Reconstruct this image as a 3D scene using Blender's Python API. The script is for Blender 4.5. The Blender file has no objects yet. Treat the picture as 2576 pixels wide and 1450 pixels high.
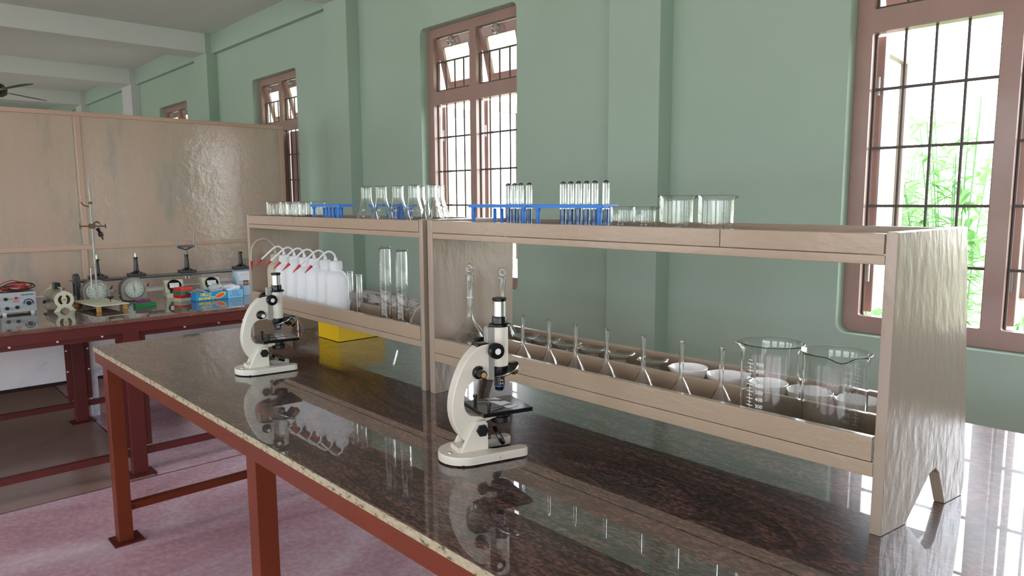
import bpy, bmesh, math, random
from mathutils import Vector, Matrix, noise
random.seed(7)
C = bpy.context.scene.collection
PI = math.pi
def R(d): return math.radians(d)

# ------------------------------------------------------------------ camera, sky, exposure
YAW, PITCH, ROLL, FPX = -0.82150, 0.122495, -0.00556, 1796.94
fwd = Vector((math.sin(YAW)*math.cos(PITCH), math.cos(YAW)*math.cos(PITCH), -math.sin(PITCH)))
r0 = Vector((math.cos(YAW), -math.sin(YAW), 0)); u0 = r0.cross(fwd)
rgt = r0*math.cos(ROLL) + u0*math.sin(ROLL); upv = -r0*math.sin(ROLL) + u0*math.cos(ROLL)
cd = bpy.data.cameras.new('camera'); cam = bpy.data.objects.new('camera', cd); C.objects.link(cam)
cam.matrix_world = Matrix(((rgt.x, upv.x, -fwd.x, 0), (rgt.y, upv.y, -fwd.y, 0), (rgt.z, upv.z, -fwd.z, 1.25), (0, 0, 0, 1)))
cd.sensor_width = 36; cd.lens = FPX/2576*36; cd.clip_start = 0.02
S = bpy.context.scene
S.camera = cam
S.view_settings.view_transform = 'Standard'; S.view_settings.look = 'None'
S.view_settings.exposure = 1.22; S.view_settings.gamma = 1; S.view_settings.use_curve_mapping = False
cy = S.cycles
cy.max_bounces = 14; cy.diffuse_bounces = 5; cy.glossy_bounces = 5; cy.transmission_bounces = 10; cy.transparent_max_bounces = 40
cy.caustics_reflective = False; cy.caustics_refractive = True; cy.blur_glossy = .6; cy.sample_clamp_indirect = 6
w = bpy.data.worlds.new('sky'); S.world = w; w.use_nodes = True
nt = w.node_tree; bg = nt.nodes['Background']
tc = nt.nodes.new('ShaderNodeTexCoord'); sp = nt.nodes.new('ShaderNodeSeparateXYZ'); rp = nt.nodes.new('ShaderNodeValToRGB')
nt.links.new(tc.outputs['Generated'], sp.inputs[0]); nt.links.new(sp.outputs['Z'], rp.inputs[0]); nt.links.new(rp.outputs[0], bg.inputs[0])
rp.color_ramp.elements[0].color = (.55, .58, .5, 1); rp.color_ramp.elements[0].position = 0.0
rp.color_ramp.elements[1].color = (.91, .96, 1.05, 1); rp.color_ramp.elements[1].position = 0.08
sy = nt.nodes.new('ShaderNodeMapRange'); sy.inputs['From Min'].default_value = -.6; sy.inputs['From Max'].default_value = .6
sy.inputs['To Min'].default_value = 2.6; sy.inputs['To Max'].default_value = 5.6          # sun-bright sky on the window side
nt.links.new(sp.outputs['Y'], sy.inputs['Value']); nt.links.new(sy.outputs[0], bg.inputs[1])

def portal(name, loc, size, rot):
    l = bpy.data.lights.new(name, 'AREA'); l.shape = 'RECTANGLE'; l.size, l.size_y = size
    l.cycles.is_portal = True
    o = bpy.data.objects.new(name, l); o.location = loc; o.rotation_euler = rot; C.objects.link(o)

# ------------------------------------------------------------------ materials
def lin(c):
    return tuple((v/255/12.92 if v/255 <= .04045 else ((v/255+.055)/1.055)**2.4) for v in c)
MATS = {}
def mat(name, rgb, rough=.5, metal=0, spec=.5, bump=None, vary=None, coat=0, trans=0, ior=1.45, emit=0):
    """rgb is an sRGB triple; bump = (scale, strength, stretch xyz); vary = (scale, amount)"""
    if name in MATS: return MATS[name]
    m = bpy.data.materials.new(name); m.use_nodes = True; n = m.node_tree; b = n.nodes['Principled BSDF']
    c = lin(rgb)
    b.inputs['Base Color'].default_value = (*c, 1); b.inputs['Roughness'].default_value = rough
    b.inputs['Metallic'].default_value = metal; b.inputs['Specular IOR Level'].default_value = spec
    b.inputs['Coat Weight'].default_value = coat; b.inputs['Coat Roughness'].default_value = .08
    b.inputs['Transmission Weight'].default_value = trans; b.inputs['IOR'].default_value = ior
    t = n.nodes.new('ShaderNodeTexCoord')
    if vary:
        ns = n.nodes.new('ShaderNodeTexNoise'); ns.inputs['Scale'].default_value = vary[0]; ns.inputs['Detail'].default_value = 5
        n.links.new(t.outputs['Object'], ns.inputs['Vector'])
        r = n.nodes.new('ShaderNodeValToRGB'); k = vary[1]
        r.color_ramp.elements[0].color = (*[v*(1-k) for v in c], 1); r.color_ramp.elements[0].position = .3
        r.color_ramp.elements[1].color = (*[min(1, v*(1+k)) for v in c], 1); r.color_ramp.elements[1].position = .7
        n.links.new(ns.outputs['Fac'], r.inputs[0]); n.links.new(r.outputs[0], b.inputs['Base Color'])
    if bump:
        mp = n.nodes.new('ShaderNodeMapping'); mp.inputs['Scale'].default_value = bump[2] if len(bump) > 2 else (1, 1, 1)
        n.links.new(t.outputs['Object'], mp.inputs['Vector'])
        ns = n.nodes.new('ShaderNodeTexNoise'); ns.inputs['Scale'].default_value = bump[0]; ns.inputs['Detail'].default_value = 6
        n.links.new(mp.outputs[0], ns.inputs['Vector'])
        bp = n.nodes.new('ShaderNodeBump'); bp.inputs['Strength'].default_value = bump[1]; bp.inputs['Distance'].default_value = .01
        n.links.new(ns.outputs['Fac'], bp.inputs['Height']); n.links.new(bp.outputs[0], b.inputs['Normal'])
        if coat: n.links.new(bp.outputs[0], b.inputs['Coat Normal'])
    MATS[name] = m; return m

def ramp_mat(name, scale, stretch, stops, rough=.1, detail=8, distort=0., rot=(0, 0, 0), bump=0., spec=.5, second=None, coord='Object'):
    m = bpy.data.materials.new(name); m.use_nodes = True; n = m.node_tree; b = n.nodes['Principled BSDF']
    b.inputs['Roughness'].default_value = rough; b.inputs['Specular IOR Level'].default_value = spec
    t = n.nodes.new('ShaderNodeTexCoord'); mp = n.nodes.new('ShaderNodeMapping')
    mp.inputs['Scale'].default_value = stretch; mp.inputs['Rotation'].default_value = rot
    n.links.new(t.outputs[coord], mp.inputs['Vector'])
    ns = n.nodes.new('ShaderNodeTexNoise'); ns.inputs['Scale'].default_value = scale; ns.inputs['Detail'].default_value = detail
    ns.inputs['Distortion'].default_value = distort; ns.inputs['Roughness'].default_value = .62
    n.links.new(mp.outputs[0], ns.inputs['Vector'])
    r = n.nodes.new('ShaderNodeValToRGB'); e = r.color_ramp.elements
    while len(e) < len(stops): e.new(.5)
    for el, (p, c) in zip(e, stops): el.position = p; el.color = (*lin(c), 1)
    n.links.new(ns.outputs['Fac'], r.inputs[0]); out = r.outputs[0]
    if second:
        sc2, st2, stops2, fac, blend = second
        mp2 = n.nodes.new('ShaderNodeMapping'); mp2.inputs['Scale'].default_value = st2; n.links.new(t.outputs[coord], mp2.inputs['Vector'])
        n2 = n.nodes.new('ShaderNodeTexNoise'); n2.inputs['Scale'].default_value = sc2; n2.inputs['Detail'].default_value = 6; n.links.new(mp2.outputs[0], n2.inputs['Vector'])
        r2 = n.nodes.new('ShaderNodeValToRGB'); e2 = r2.color_ramp.elements
        while len(e2) < len(stops2): e2.new(.5)
        for el, (p, c) in zip(e2, stops2): el.position = p; el.color = (*lin(c), 1)
        n.links.new(n2.outputs['Fac'], r2.inputs[0])
        mx = n.nodes.new('ShaderNodeMixRGB'); mx.blend_type = blend; mx.inputs[0].default_value = fac
        n.links.new(out, mx.inputs[1]); n.links.new(r2.outputs[0], mx.inputs[2]); out = mx.outputs[0]
    n.links.new(out, b.inputs['Base Color'])
    if bump:
        bp = n.nodes.new('ShaderNodeBump'); bp.inputs['Strength'].default_value = bump; bp.inputs['Distance'].default_value = .01
        n.links.new(ns.outputs['Fac'], bp.inputs['Height']); n.links.new(bp.outputs[0], b.inputs['Normal'])
    MATS[name] = m; return m

def thin_glass(name, tint=(1, 1, 1), edge=.75, base=.045, power=3.2):
    m = bpy.data.materials.new(name); m.use_nodes = True; n = m.node_tree; n.nodes.remove(n.nodes['Principled BSDF'])
    tr = n.nodes.new('ShaderNodeBsdfTransparent'); tr.inputs[0].default_value = (*tint, 1)
    gl = n.nodes.new('ShaderNodeBsdfGlossy'); gl.inputs['Roughness'].default_value = .03
    lw = n.nodes.new('ShaderNodeLayerWeight'); lw.inputs[0].default_value = .5
    p = n.nodes.new('ShaderNodeMath'); p.operation = 'POWER'; p.inputs[1].default_value = power
    a = n.nodes.new('ShaderNodeMath'); a.operation = 'MULTIPLY_ADD'; a.inputs[1].default_value = edge; a.inputs[2].default_value = base
    n.links.new(lw.outputs['Facing'], p.inputs[0]); n.links.new(p.outputs[0], a.inputs[0])
    mx = n.nodes.new('ShaderNodeMixShader'); n.links.new(a.outputs[0], mx.inputs[0]); n.links.new(tr.outputs[0], mx.inputs[1]); n.links.new(gl.outputs[0], mx.inputs[2])
    n.links.new(mx.outputs[0], n.nodes['Material Output'].inputs[0]); MATS[name] = m; return m

GLASS = mat('lab_glass', (252, 254, 253), 0, trans=1, ior=1.47)
SOLID = mat('solid_glass', (245, 250, 250), .01, trans=1, ior=1.47)
WATCH = thin_glass('watch_glass_clear', (.97, .98, .98), .8, .1, 1.8)
PANE = thin_glass('window_pane', (.95, .97, .96), .6, .03)
TAN = mat('tan_enamel', (163, 143, 122), .3, bump=(70, .1, (.5, 1, 1)), vary=(3, .05), coat=.25)
TANP = mat('tan_enamel_panel', (156, 139, 124), .3, bump=(48, .11, (1, 1, .45)), vary=(3, .05), coat=.5)
TANP.node_tree.nodes['Principled BSDF'].inputs['Coat IOR'].default_value = 1.6; TANP.node_tree.nodes['Principled BSDF'].inputs['Coat Roughness'].default_value = .16
RAW = mat('raw_wood', (110, 75, 62), .7, vary=(40, .3))
GRANITE = ramp_mat('granite_top', 1.9, (.75, 2.4, 1), [(.28, (46, 40, 46)), (.38, (86, 68, 68)), (.45, (134, 98, 90)), (.50, (64, 56, 60)), (.57, (128, 100, 96)), (.64, (70, 70, 74)), (.72, (156, 128, 124)), (.85, (84, 74, 80))],
    rough=.34, detail=9, distort=1.6, spec=.35, second=(190, (.5, 1.3, 1), [(.38, (40, 34, 38)), (.47, (120, 108, 110)), (.56, (235, 220, 216)), (.7, (255, 250, 245))], .85, 'MULTIPLY'))
_g = GRANITE.node_tree.nodes['Principled BSDF']; _g.inputs['Coat Weight'].default_value = 1; _g.inputs['Coat Roughness'].default_value = .015; _g.inputs['Coat IOR'].default_value = 1.95
EDGE = ramp_mat('granite_cut_edge', 130, (.5, 1, 1), [(.36, (92, 88, 72)), (.45, (168, 158, 132)), (.7, (190, 180, 152))], .85, bump=.5)
BEDGE = ramp_mat('granite_broken_edge', 40, (1, .25, 1), [(.35, (70, 40, 36)), (.5, (120, 84, 66)), (.58, (110, 60, 52)), (.68, (156, 128, 100))], .5, bump=.3)
RED = mat('red_oxide_steel', (104, 40, 14), .38, vary=(5, .12))
REDD = mat('dark_red_oxide_steel', (90, 33, 29), .45, vary=(5, .12))
FLOORM = ramp_mat('red_oxide_floor', 2.1, (1, .5, 1), [(.3, (180, 136, 148)), (.48, (206, 166, 178)), (.6, (218, 190, 200)), (.75, (236, 218, 226))], .2, detail=10, distort=.6,
    second=(45, (1, 1, 1), [(.4, (150, 150, 150)), (.7, (215, 210, 210))], .4, 'OVERLAY'))
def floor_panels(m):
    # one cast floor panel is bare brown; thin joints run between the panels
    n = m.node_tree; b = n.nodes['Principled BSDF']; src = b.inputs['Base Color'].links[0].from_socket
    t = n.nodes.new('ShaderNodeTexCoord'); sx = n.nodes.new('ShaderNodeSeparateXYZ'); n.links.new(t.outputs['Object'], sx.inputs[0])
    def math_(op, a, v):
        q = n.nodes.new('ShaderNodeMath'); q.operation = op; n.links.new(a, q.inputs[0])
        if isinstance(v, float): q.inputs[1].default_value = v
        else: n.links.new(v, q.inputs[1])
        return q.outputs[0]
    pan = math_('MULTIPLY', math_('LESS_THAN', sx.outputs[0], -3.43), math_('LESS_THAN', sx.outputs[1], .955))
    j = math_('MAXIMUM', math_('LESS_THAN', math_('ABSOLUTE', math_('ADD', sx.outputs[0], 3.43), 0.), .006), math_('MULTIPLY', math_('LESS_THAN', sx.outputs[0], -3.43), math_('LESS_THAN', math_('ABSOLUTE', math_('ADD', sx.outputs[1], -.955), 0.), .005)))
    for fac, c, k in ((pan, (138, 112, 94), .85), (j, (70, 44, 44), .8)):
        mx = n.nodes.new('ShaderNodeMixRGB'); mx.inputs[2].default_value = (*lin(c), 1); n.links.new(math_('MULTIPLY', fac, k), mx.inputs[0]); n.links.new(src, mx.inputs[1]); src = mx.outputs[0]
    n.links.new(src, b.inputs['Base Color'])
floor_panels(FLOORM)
GREEN = mat('green_wall_paint', (164, 186, 170), .62, vary=(1.1, .05), bump=(60, .05))
CEIL = mat('grey_white_paint', (218, 221, 217), .8)
COLW = mat('white_column_paint', (205, 204, 204), .7)
FRAME = mat('brown_window_paint', (160, 130, 121), .32, vary=(6, .07), coat=.2)
BAR = mat('dark_window_bar', (82, 72, 68), .5)
STEEL = mat('steel', (190, 190, 188), .25, metal=1)
ALU = mat('satin_aluminium', (205, 205, 198), .35, metal=1)
DSTEEL = mat('dull_steel', (120, 124, 126), .35, metal=1)
BLACK = mat('black_enamel', (16, 16, 17), .22)
BLACKM = mat('black_plastic', (20, 20, 21), .45)
CREAM = mat('scope_white_enamel', (226, 226, 214), .3, vary=(9, .025))
WORN = ramp_mat('scope_worn_enamel', 48, (1, 1, .8), [(0, (222, 216, 204)), (.69, (216, 210, 198)), (.715, (132, 104, 82)), (1, (112, 88, 70))], .33, detail=4)
WHITE = mat('white_enamel', (238, 238, 236), .35)
PORC = mat('white_porcelain', (250, 249, 248), .18, coat=.3)
BLUE = mat('blue_plastic', (36, 124, 216), .35)
YEL = mat('yellow_card', (236, 192, 12), .35)
REDP = mat('red_plastic', (190, 34, 38), .35)
GRNP = mat('green_plastic', (38, 118, 66), .35)
PURP = mat('purple_plastic', (122, 42, 104), .4)
SKYB = mat('light_blue_card', (42, 150, 214), .35)
PALEB = mat('pale_blue_card', (176, 206, 226), .4)
TXTY = mat('yellow_print', (250, 226, 60), .5)
TXTB = mat('dark_blue_print', (28, 50, 110), .5)
TXTW = mat('white_print', (246, 248, 248), .5)
TXTK = mat('black_print', (24, 24, 28), .5)
COPPER = mat('copper', (184, 110, 70), .35, metal=.8)
BRASS = mat('brass', (222, 178, 112), .35, metal=.6)
CREAMM = mat('cream_metal', (206, 206, 180), .45, vary=(8, .04))
PAPER = mat('white_paper', (244, 244, 248), .6)
MIRR = mat('mirror', (225, 225, 230), .03, metal=1)
RUBBER = mat('tan_rubber', (176, 134, 64), .6)

def wash_mat(name, rgb):
    m = bpy.data.materials.new(name); m.use_nodes = True; n = m.node_tree; b = n.nodes['Principled BSDF']
    b.inputs['Base Color'].default_value = (*lin(rgb), 1); b.inputs['Roughness'].default_value = .35
    t = n.nodes.new('ShaderNodeBsdfTranslucent'); t.inputs[0].default_value = (*lin(rgb), 1)
    mx = n.nodes.new('ShaderNodeMixShader'); mx.inputs[0].default_value = .45
    n.links.new(b.outputs[0], mx.inputs[1]); n.links.new(t.outputs[0], mx.inputs[2]); n.links.new(mx.outputs[0], n.nodes['Material Output'].inputs[0])
    MATS[name] = m; return m
POLY = wash_mat('white_polythene', (248, 250, 252)); POLYD = wash_mat('ivory_polythene', (222, 214, 196))
LEAFM = wash_mat('leaf_green', (106, 152, 86)); LEAFD = wash_mat('dark_leaf_green', (130, 166, 120))

# ------------------------------------------------------------------ mesh helpers
class MB:
    def __init__(s): s.bm = bmesh.new(); s.wn = False
    def box(s, x0, x1, y0, y1, z0, z1, bev=0, M=None, seg=2):
        vs = [s.bm.verts.new(p) for p in [(x0, y0, z0), (x1, y0, z0), (x1, y1, z0), (x0, y1, z0), (x0, y0, z1), (x1, y0, z1), (x1, y1, z1), (x0, y1, z1)]]
        fs = [s.bm.faces.new([vs[i] for i in f]) for f in [(3, 2, 1, 0), (4, 5, 6, 7), (0, 1, 5, 4), (1, 2, 6, 5), (2, 3, 7, 6), (3, 0, 4, 7)]]
        if bev:
            s.wn = True; es = list({e for f in fs for e in f.edges})
            g = bmesh.ops.bevel(s.bm, geom=es, offset=bev, segments=seg, affect='EDGES', profile=.5)
            vs = [v for v in vs if v.is_valid] + g['verts']
        if M: bmesh.ops.transform(s.bm, matrix=M, verts=list({v for v in vs if v.is_valid}))
        return s
    def lathe(s, prof, n=32, M=None, c=(0, 0, 0)):
        rings = []
        for r, z in prof:
            if r < 1e-6: rings.append([s.bm.verts.new((c[0], c[1], c[2]+z))])
            else: rings.append([s.bm.verts.new((c[0]+r*math.cos(2*PI*k/n), c[1]+r*math.sin(2*PI*k/n), c[2]+z)) for k in range(n)])
        for a, b in zip(rings, rings[1:]):
            for k in range(n):
                k2 = (k+1) % n
                if len(a) == 1 and len(b) == 1: continue
                if len(a) == 1: s.bm.faces.new((a[0], b[k2], b[k]))
                elif len(b) == 1: s.bm.faces.new((a[k], a[k2], b[0]))
                else: s.bm.faces.new((a[k], a[k2], b[k2], b[k]))
        if M: bmesh.ops.transform(s.bm, matrix=M, verts=[v for rg in rings for v in rg])
        return s
    def cyl(s, p, q, r, n=20, r2=None):
        p = Vector(p); q = Vector(q); d = q-p; L = d.length
        M = Matrix.Translation(p) @ d.to_track_quat('Z', 'Y').to_matrix().to_4x4()
        r2 = r if r2 is None else r2
        return s.lathe([(0, 0), (r, 0), (r2, L), (0, L)], n, M)
    def tube(s, pts, r, n=8, closed=False):
        pts = [Vector(p) for p in pts]; rs = r if isinstance(r, (list, tuple)) else [r]*len(pts)
        rings = []; N = len(pts); ref = None
        for i, p in enumerate(pts):
            if closed: d = pts[(i+1) % N]-pts[i-1]
            else: d = pts[min(i+1, N-1)]-pts[max(i-1, 0)]
            d.normalize()
            if ref is None: ref = d.orthogonal().normalized()
            ref = (ref - d*ref.dot(d)).normalized(); b = d.cross(ref)
            rings.append([s.bm.verts.new(p+(ref*math.cos(2*PI*k/n)+b*math.sin(2*PI*k/n))*rs[i]) for k in range(n)])
        prs = list(zip(rings, rings[1:])) + ([(rings[-1], rings[0])] if closed else [])
        for a, b in prs:
            for k in range(n): s.bm.faces.new((a[k], a[(k+1) % n], b[(k+1) % n], b[k]))
        if not closed:
            s.bm.faces.new(list(reversed(rings[0]))); s.bm.faces.new(rings[-1])
        return s
    def plate(s, outer, z0, z1, holes=(), M=None, bev=0):
        """outline (and holes) in xy, extruded from z0 to z1"""
        tmp = bmesh.new(); es = []
        for lp in [outer]+list(holes):
            vs = [tmp.verts.new((p[0], p[1], z0)) for p in lp]
            es += [tmp.edges.new((vs[i], vs[(i+1) % len(vs)])) for i in range(len(vs))]
        if holes: bmesh.ops.triangle_fill(tmp, use_beauty=True, use_dissolve=False, edges=es, normal=(0, 0, 1))
        else: tmp.faces.new([v for v in tmp.verts])
        bot = list(tmp.faces)
        g = bmesh.ops.extrude_face_region(tmp, geom=bot)
        nv = [v for v in g['geom'] if isinstance(v, bmesh.types.BMVert)]
        bmesh.ops.translate(tmp, verts=nv, vec=(0, 0, z1-z0))
        bmesh.ops.recalc_face_normals(tmp, faces=tmp.faces)
        if bev:
            s.wn = True; top = [e for e in tmp.edges if all(abs(v.co.z-z1) < 1e-7 for v in e.verts) and any(abs(f.normal.z) < .5 for f in e.link_faces)]
            bmesh.ops.bevel(tmp, geom=top, offset=bev, segments=2, affect='EDGES', profile=.5)
        if M: bmesh.ops.transform(tmp, matrix=M, verts=tmp.verts)
        me = bpy.data.meshes.new('t'); tmp.to_mesh(me); tmp.free(); s.bm.from_mesh(me); bpy.data.meshes.remove(me)
        return s
    def obj(s, name, m, parent=None, ang=35, extra=None):
        bmesh.ops.recalc_face_normals(s.bm, faces=s.bm.faces)
        me = bpy.data.meshes.new(name); s.bm.to_mesh(me); s.bm.free()
        for p in me.polygons: p.use_smooth = True
        me.set_sharp_from_angle(angle=R(ang))
        me.materials.append(m)
        if extra: me.materials.append(extra)
        o = bpy.data.objects.new(name, me); C.objects.link(o)
        if parent: o.parent = parent
        if s.wn: wm = o.modifiers.new('weighted', 'WEIGHTED_NORMAL'); wm.keep_sharp = True
        return o

def tag(o, label, cat, group=None, kind=None):
    o['label'] = label; o['category'] = cat
    if group: o['group'] = group
    if kind: o['kind'] = kind
    return o
def thing(name, label, cat, loc=(0, 0, 0), rz=0, group=None):
    o = bpy.data.objects.new(name, None); C.objects.link(o); o.location = loc; o.rotation_euler = (0, 0, rz); o.empty_display_size = .05
    return tag(o, label, cat, group)
def struct(o): o['kind'] = 'structure'; return o
def dup(src, loc, rz=None, label=None):
    r = src.copy(); C.objects.link(r); r.location = loc
    if rz is not None: r.rotation_euler = (0, 0, rz)
    if label: r['label'] = label
    for ch in src.children:
        c = ch.copy(); C.objects.link(c); c.parent = r
        for g in ch.children:
            d = g.copy(); C.objects.link(d); d.parent = c
    return r
def rect(x0, x1, y0, y1, r=0, n=5):
    if not r: return [(x0, y0), (x1, y0), (x1, y1), (x0, y1)]
    o = []
    for cx, cy_, a in ((x1-r, y0+r, -90), (x1-r, y1-r, 0), (x0+r, y1-r, 90), (x0+r, y0+r, 180)):
        for k in range(n+1):
            t = R(a+90*k/n); o.append((cx+r*math.cos(t), cy_+r*math.sin(t)))
    return o
def circ(x, y, r, n=20): return [(x+r*math.cos(2*PI*k/n), y+r*math.sin(2*PI*k/n)) for k in range(n)]
def spline(P, n=8):
    P = [Vector(p) for p in P]; out = []
    for i in range(len(P)-1):
        a, b, c, d = P[max(i-1, 0)], P[i], P[i+1], P[min(i+2, len(P)-1)]
        for k in range(n):
            t = k/n; out.append(.5*((2*b)+(c-a)*t+(2*a-5*b+4*c-d)*t*t+(3*b-a-3*c+d)*t**3))
    return out+[P[-1]]
XZ = Matrix(((1, 0, 0, 0), (0, 0, -1, 0), (0, 1, 0, 0), (0, 0, 0, 1)))     # plate xy -> xz, extruded towards -y
YZ = Matrix(((0, 0, 1, 0), (1, 0, 0, 0), (0, 1, 0, 0), (0, 0, 0, 1)))      # plate xy -> yz, extruded towards +x
_txt = {}
def text_geo(body, size, bold=0):
    k = (body, size, bold)
    if k not in _txt:
        cu = bpy.data.curves.new('t', 'FONT'); cu.body = body; cu.size = size; cu.align_x = 'CENTER'; cu.align_y = 'CENTER'; cu.resolution_u = 2; cu.offset = bold
        ob = bpy.data.objects.new('t', cu); me = bpy.data.meshes.new_from_object(ob)
        _txt[k] = ([tuple(v.co) for v in me.vertices], [tuple(p.vertices) for p in me.polygons])
        bpy.data.objects.remove(ob); bpy.data.curves.remove(cu); bpy.data.meshes.remove(me)
    return _txt[k]
def add_text(mb, body, size, fn, sx=1, bold=0):
    vs, fs = text_geo(body, size, bold); bv = [mb.bm.verts.new(fn(x*sx, y)) for x, y, z in vs]
    for f in fs:
        try: mb.bm.faces.new([bv[i] for i in f])
        except ValueError: pass

# ------------------------------------------------------------------ the room
YW, ZC = 2.45, 2.66
TT = .73
WIN = [(-10.06, -9.27), (-7.89, -7.10), (-5.63, -4.884), (-3.381, -2.592), (-1.011, .28), (1.25, 2.05)]
SILL, HEAD = .795, 2.2
mb = MB(); holes = [rect(a, b, SILL, HEAD, .035) for a, b in WIN]
mb.plate(rect(-14, 3, 0, ZC), -YW-.14, -YW, holes, XZ)
struct(mb.obj('wall_north', GREEN))
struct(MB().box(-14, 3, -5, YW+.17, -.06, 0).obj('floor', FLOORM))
struct(MB().box(-14, 3, -5, YW+.17, ZC, ZC+.1).obj('ceiling', CEIL))
struct(MB().box(-14.1, -14, -5, YW+.17, 0, ZC).obj('wall_west', GREEN))
mb = MB(); mb.plate(rect(-5, YW+.17, 0, ZC), 3, 3.12, [rect(-4.2, -.6, .3, 2.4)], YZ); struct(mb.obj('wall_east', GREEN))
SW = [(-13, -10.6), (-9.6, -7.4), (-6.4, -4.2), (-3.2, -.8), (.2, 2.4)]
mb = MB(); mb.plate(rect(-14, 3, 0, ZC), 5, 5.15, [rect(a, b, .35, 2.45) for a, b in SW], XZ); struct(mb.obj('wall_south', GREEN))
struct(MB().box(-40, 30, YW+.2, 40, -.5, -.4).obj('ground_north', mat('garden_soil', (150, 150, 120), .9, vary=(2, .3))))
struct(MB().box(-40, 30, -40, -5.2, -.5, -.4).obj('ground_south', mat('yard_concrete', (190, 186, 176), .9, vary=(2, .1))))
for i, (a, b) in enumerate([(-10.97, -10.68), (-8.842, -8.5), (-6.62, -6.33), (-4.304, -4.028), (-1.951, -1.695), (.42, .68)]):
    mb = MB(); mb.box(a, b, 2.365, YW+.001, 0, ZC, .004)
    struct(mb.obj('trim_%d' % (i+1), COLW if i < 2 else GREEN))
    struct(MB().box(a, b, -5, 2.365, 2.5, ZC+.001, .004).obj('trim_%d' % (i+11), CEIL))
for i, (a, b) in enumerate(zip([-14, -10.68, -8.5, -6.33, -4.028, -1.695, .68], [-10.97, -8.842, -6.62, -4.304, -1.951, .42, 3])):
    struct(MB().box(a, b, 2.41, YW+.001, 2.5, ZC+.001).obj('trim_%d' % (i+21), GREEN))
for i, (a, b) in enumerate(WIN): portal('window_portal_%d' % i, ((a+b)/2, YW+.19, 1.5), (b-a, 1.4), (R(90), 0, 0))
for i, (a, b) in enumerate(SW): portal('south_portal_%d' % i, ((a+b)/2, -5.16, 1.4), (b-a, 2.1), (R(-90), 0, 0))
portal('east_portal', (3.13, -2.4, 1.35), (2.1, 3.6), (0, R(90), 0))

def frame_ring(mb, x0, x1, z0, z1, w_, y0, y1):
    mb.plate(rect(x0, x1, z0, z1), -y1, -y0, [rect(x0+w_, x1-w_, z0+w_, z1-w_, .006, 3)], XZ, .004)
def window(i, a, b, nb=3, closed=False, nl=2):
    t = bpy.data.objects.new('window_%d' % i, None); C.objects.link(t); struct(t)
    x0, x1, z0, z1 = a, b, SILL, HEAD; zt = 1.82; y0, y1 = 2.502, 2.55; s_ = .052
    cuts = [x0+s_-.026+(x1-x0-2*s_+.052)*k/nl for k in range(nl+1)]
    lites = [(l+.026, r-.026) for l, r in zip(cuts, cuts[1:])]
    hs = [rect(l, r, z0+.058, zt-.036, .008, 3) for l, r in lites]+[rect(l, r, zt+.036, z1-.05, .008, 3) for l, r in lites]
    mb = MB(); mb.plate(rect(x0+.001, x1-.001, z0+.001, z1-.001, .034), -y1, -y0, hs, XZ, .009); mb.obj('window_frame', FRAME, t)
    for k, (l, r) in enumerate(lites):
        g = MB(); n = nb
        for q in range(n+2):
            x = l+.004+(r-l-.008)*q/(n+1); g.cyl((x, 2.53, z0+.05), (x, 2.53, zt-.03), .0045, 8)
            g.cyl((x, 2.53, zt+.03), (x, 2.53, zt+.2), .0045, 8)
        z = 1.604
        while z > z0+.1: g.box(l-.01, r+.01, 2.5265, 2.5335, z-.0045, z+.0045); z -= .19
        g.box(l-.01, r+.01, 2.5265, 2.5335, zt+.195, zt+.203); g.box(l-.01, r+.01, 2.5265, 2.5335, zt+.04, zt+.048)
        g.obj('window_grille', BAR, t)
        # casement swung open outwards
        Lw = r-l-.01; M = Matrix.Translation((l+.006, 2.565, 0)) @ Matrix.Rotation(R(2 if closed else 96), 4, 'Z')
        sh = MB(); sh.plate(rect(0, Lw, z0+.065, zt-.04), -.014, .014, [] if closed else [rect(.05, Lw-.05, z0+.12, zt-.09)], M @ XZ, .004)
        so = sh.obj('casement', FRAME, t)
        if not closed: MB().box(.05, Lw-.05, -.002, .002, z0+.12, zt-.09, M=M).obj('casement_glass', PANE, so)
        h = MB()
        for zz in (z0+.2, zt-.2): h.cyl((l+.004, 2.565, zz-.03), (l+.004, 2.565, zz+.03), .006, 10)
        h.obj('hinge', STEEL, so)
        # tilted top light
        H = z1-.05-zt-.036-.01; M = Matrix.Translation((0, 2.53, z1-.055)) @ Matrix.Rotation(R(14), 4, 'X')
        tl = MB(); tl.plate(rect(l+.004, r-.004, -H, 0), -.012, .012, [rect(l+.048, r-.048, -H+.05, -.05)], M @ XZ, .004)
        to = tl.obj('top_light', FRAME, t)
        MB().box(l+.048, r-.048, -.002, .002, -H+.05, -.05, M=M).obj('frosted_pane', MATS.get('frosted') or mat('frosted', (232, 236, 214), .55, trans=.75, bump=(55, .5)), to)
        lt = MB(); xc = (l+r)/2; lt.tube([(xc+.022*math.cos(q), 2.5, z1-.085+.022*math.sin(q)) for q in [2*PI*j/14 for j in range(14)]], .0035, 6, True); lt.box(xc+.012, xc+.022, 2.495, 2.503, z1-.12, z1-.055, .002)
        lt.obj('latch', STEEL, to)
for i, (a, b) in enumerate(WIN): window(i+1, a, b, 3, i == 2, 3 if i == 4 else 2)

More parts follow.
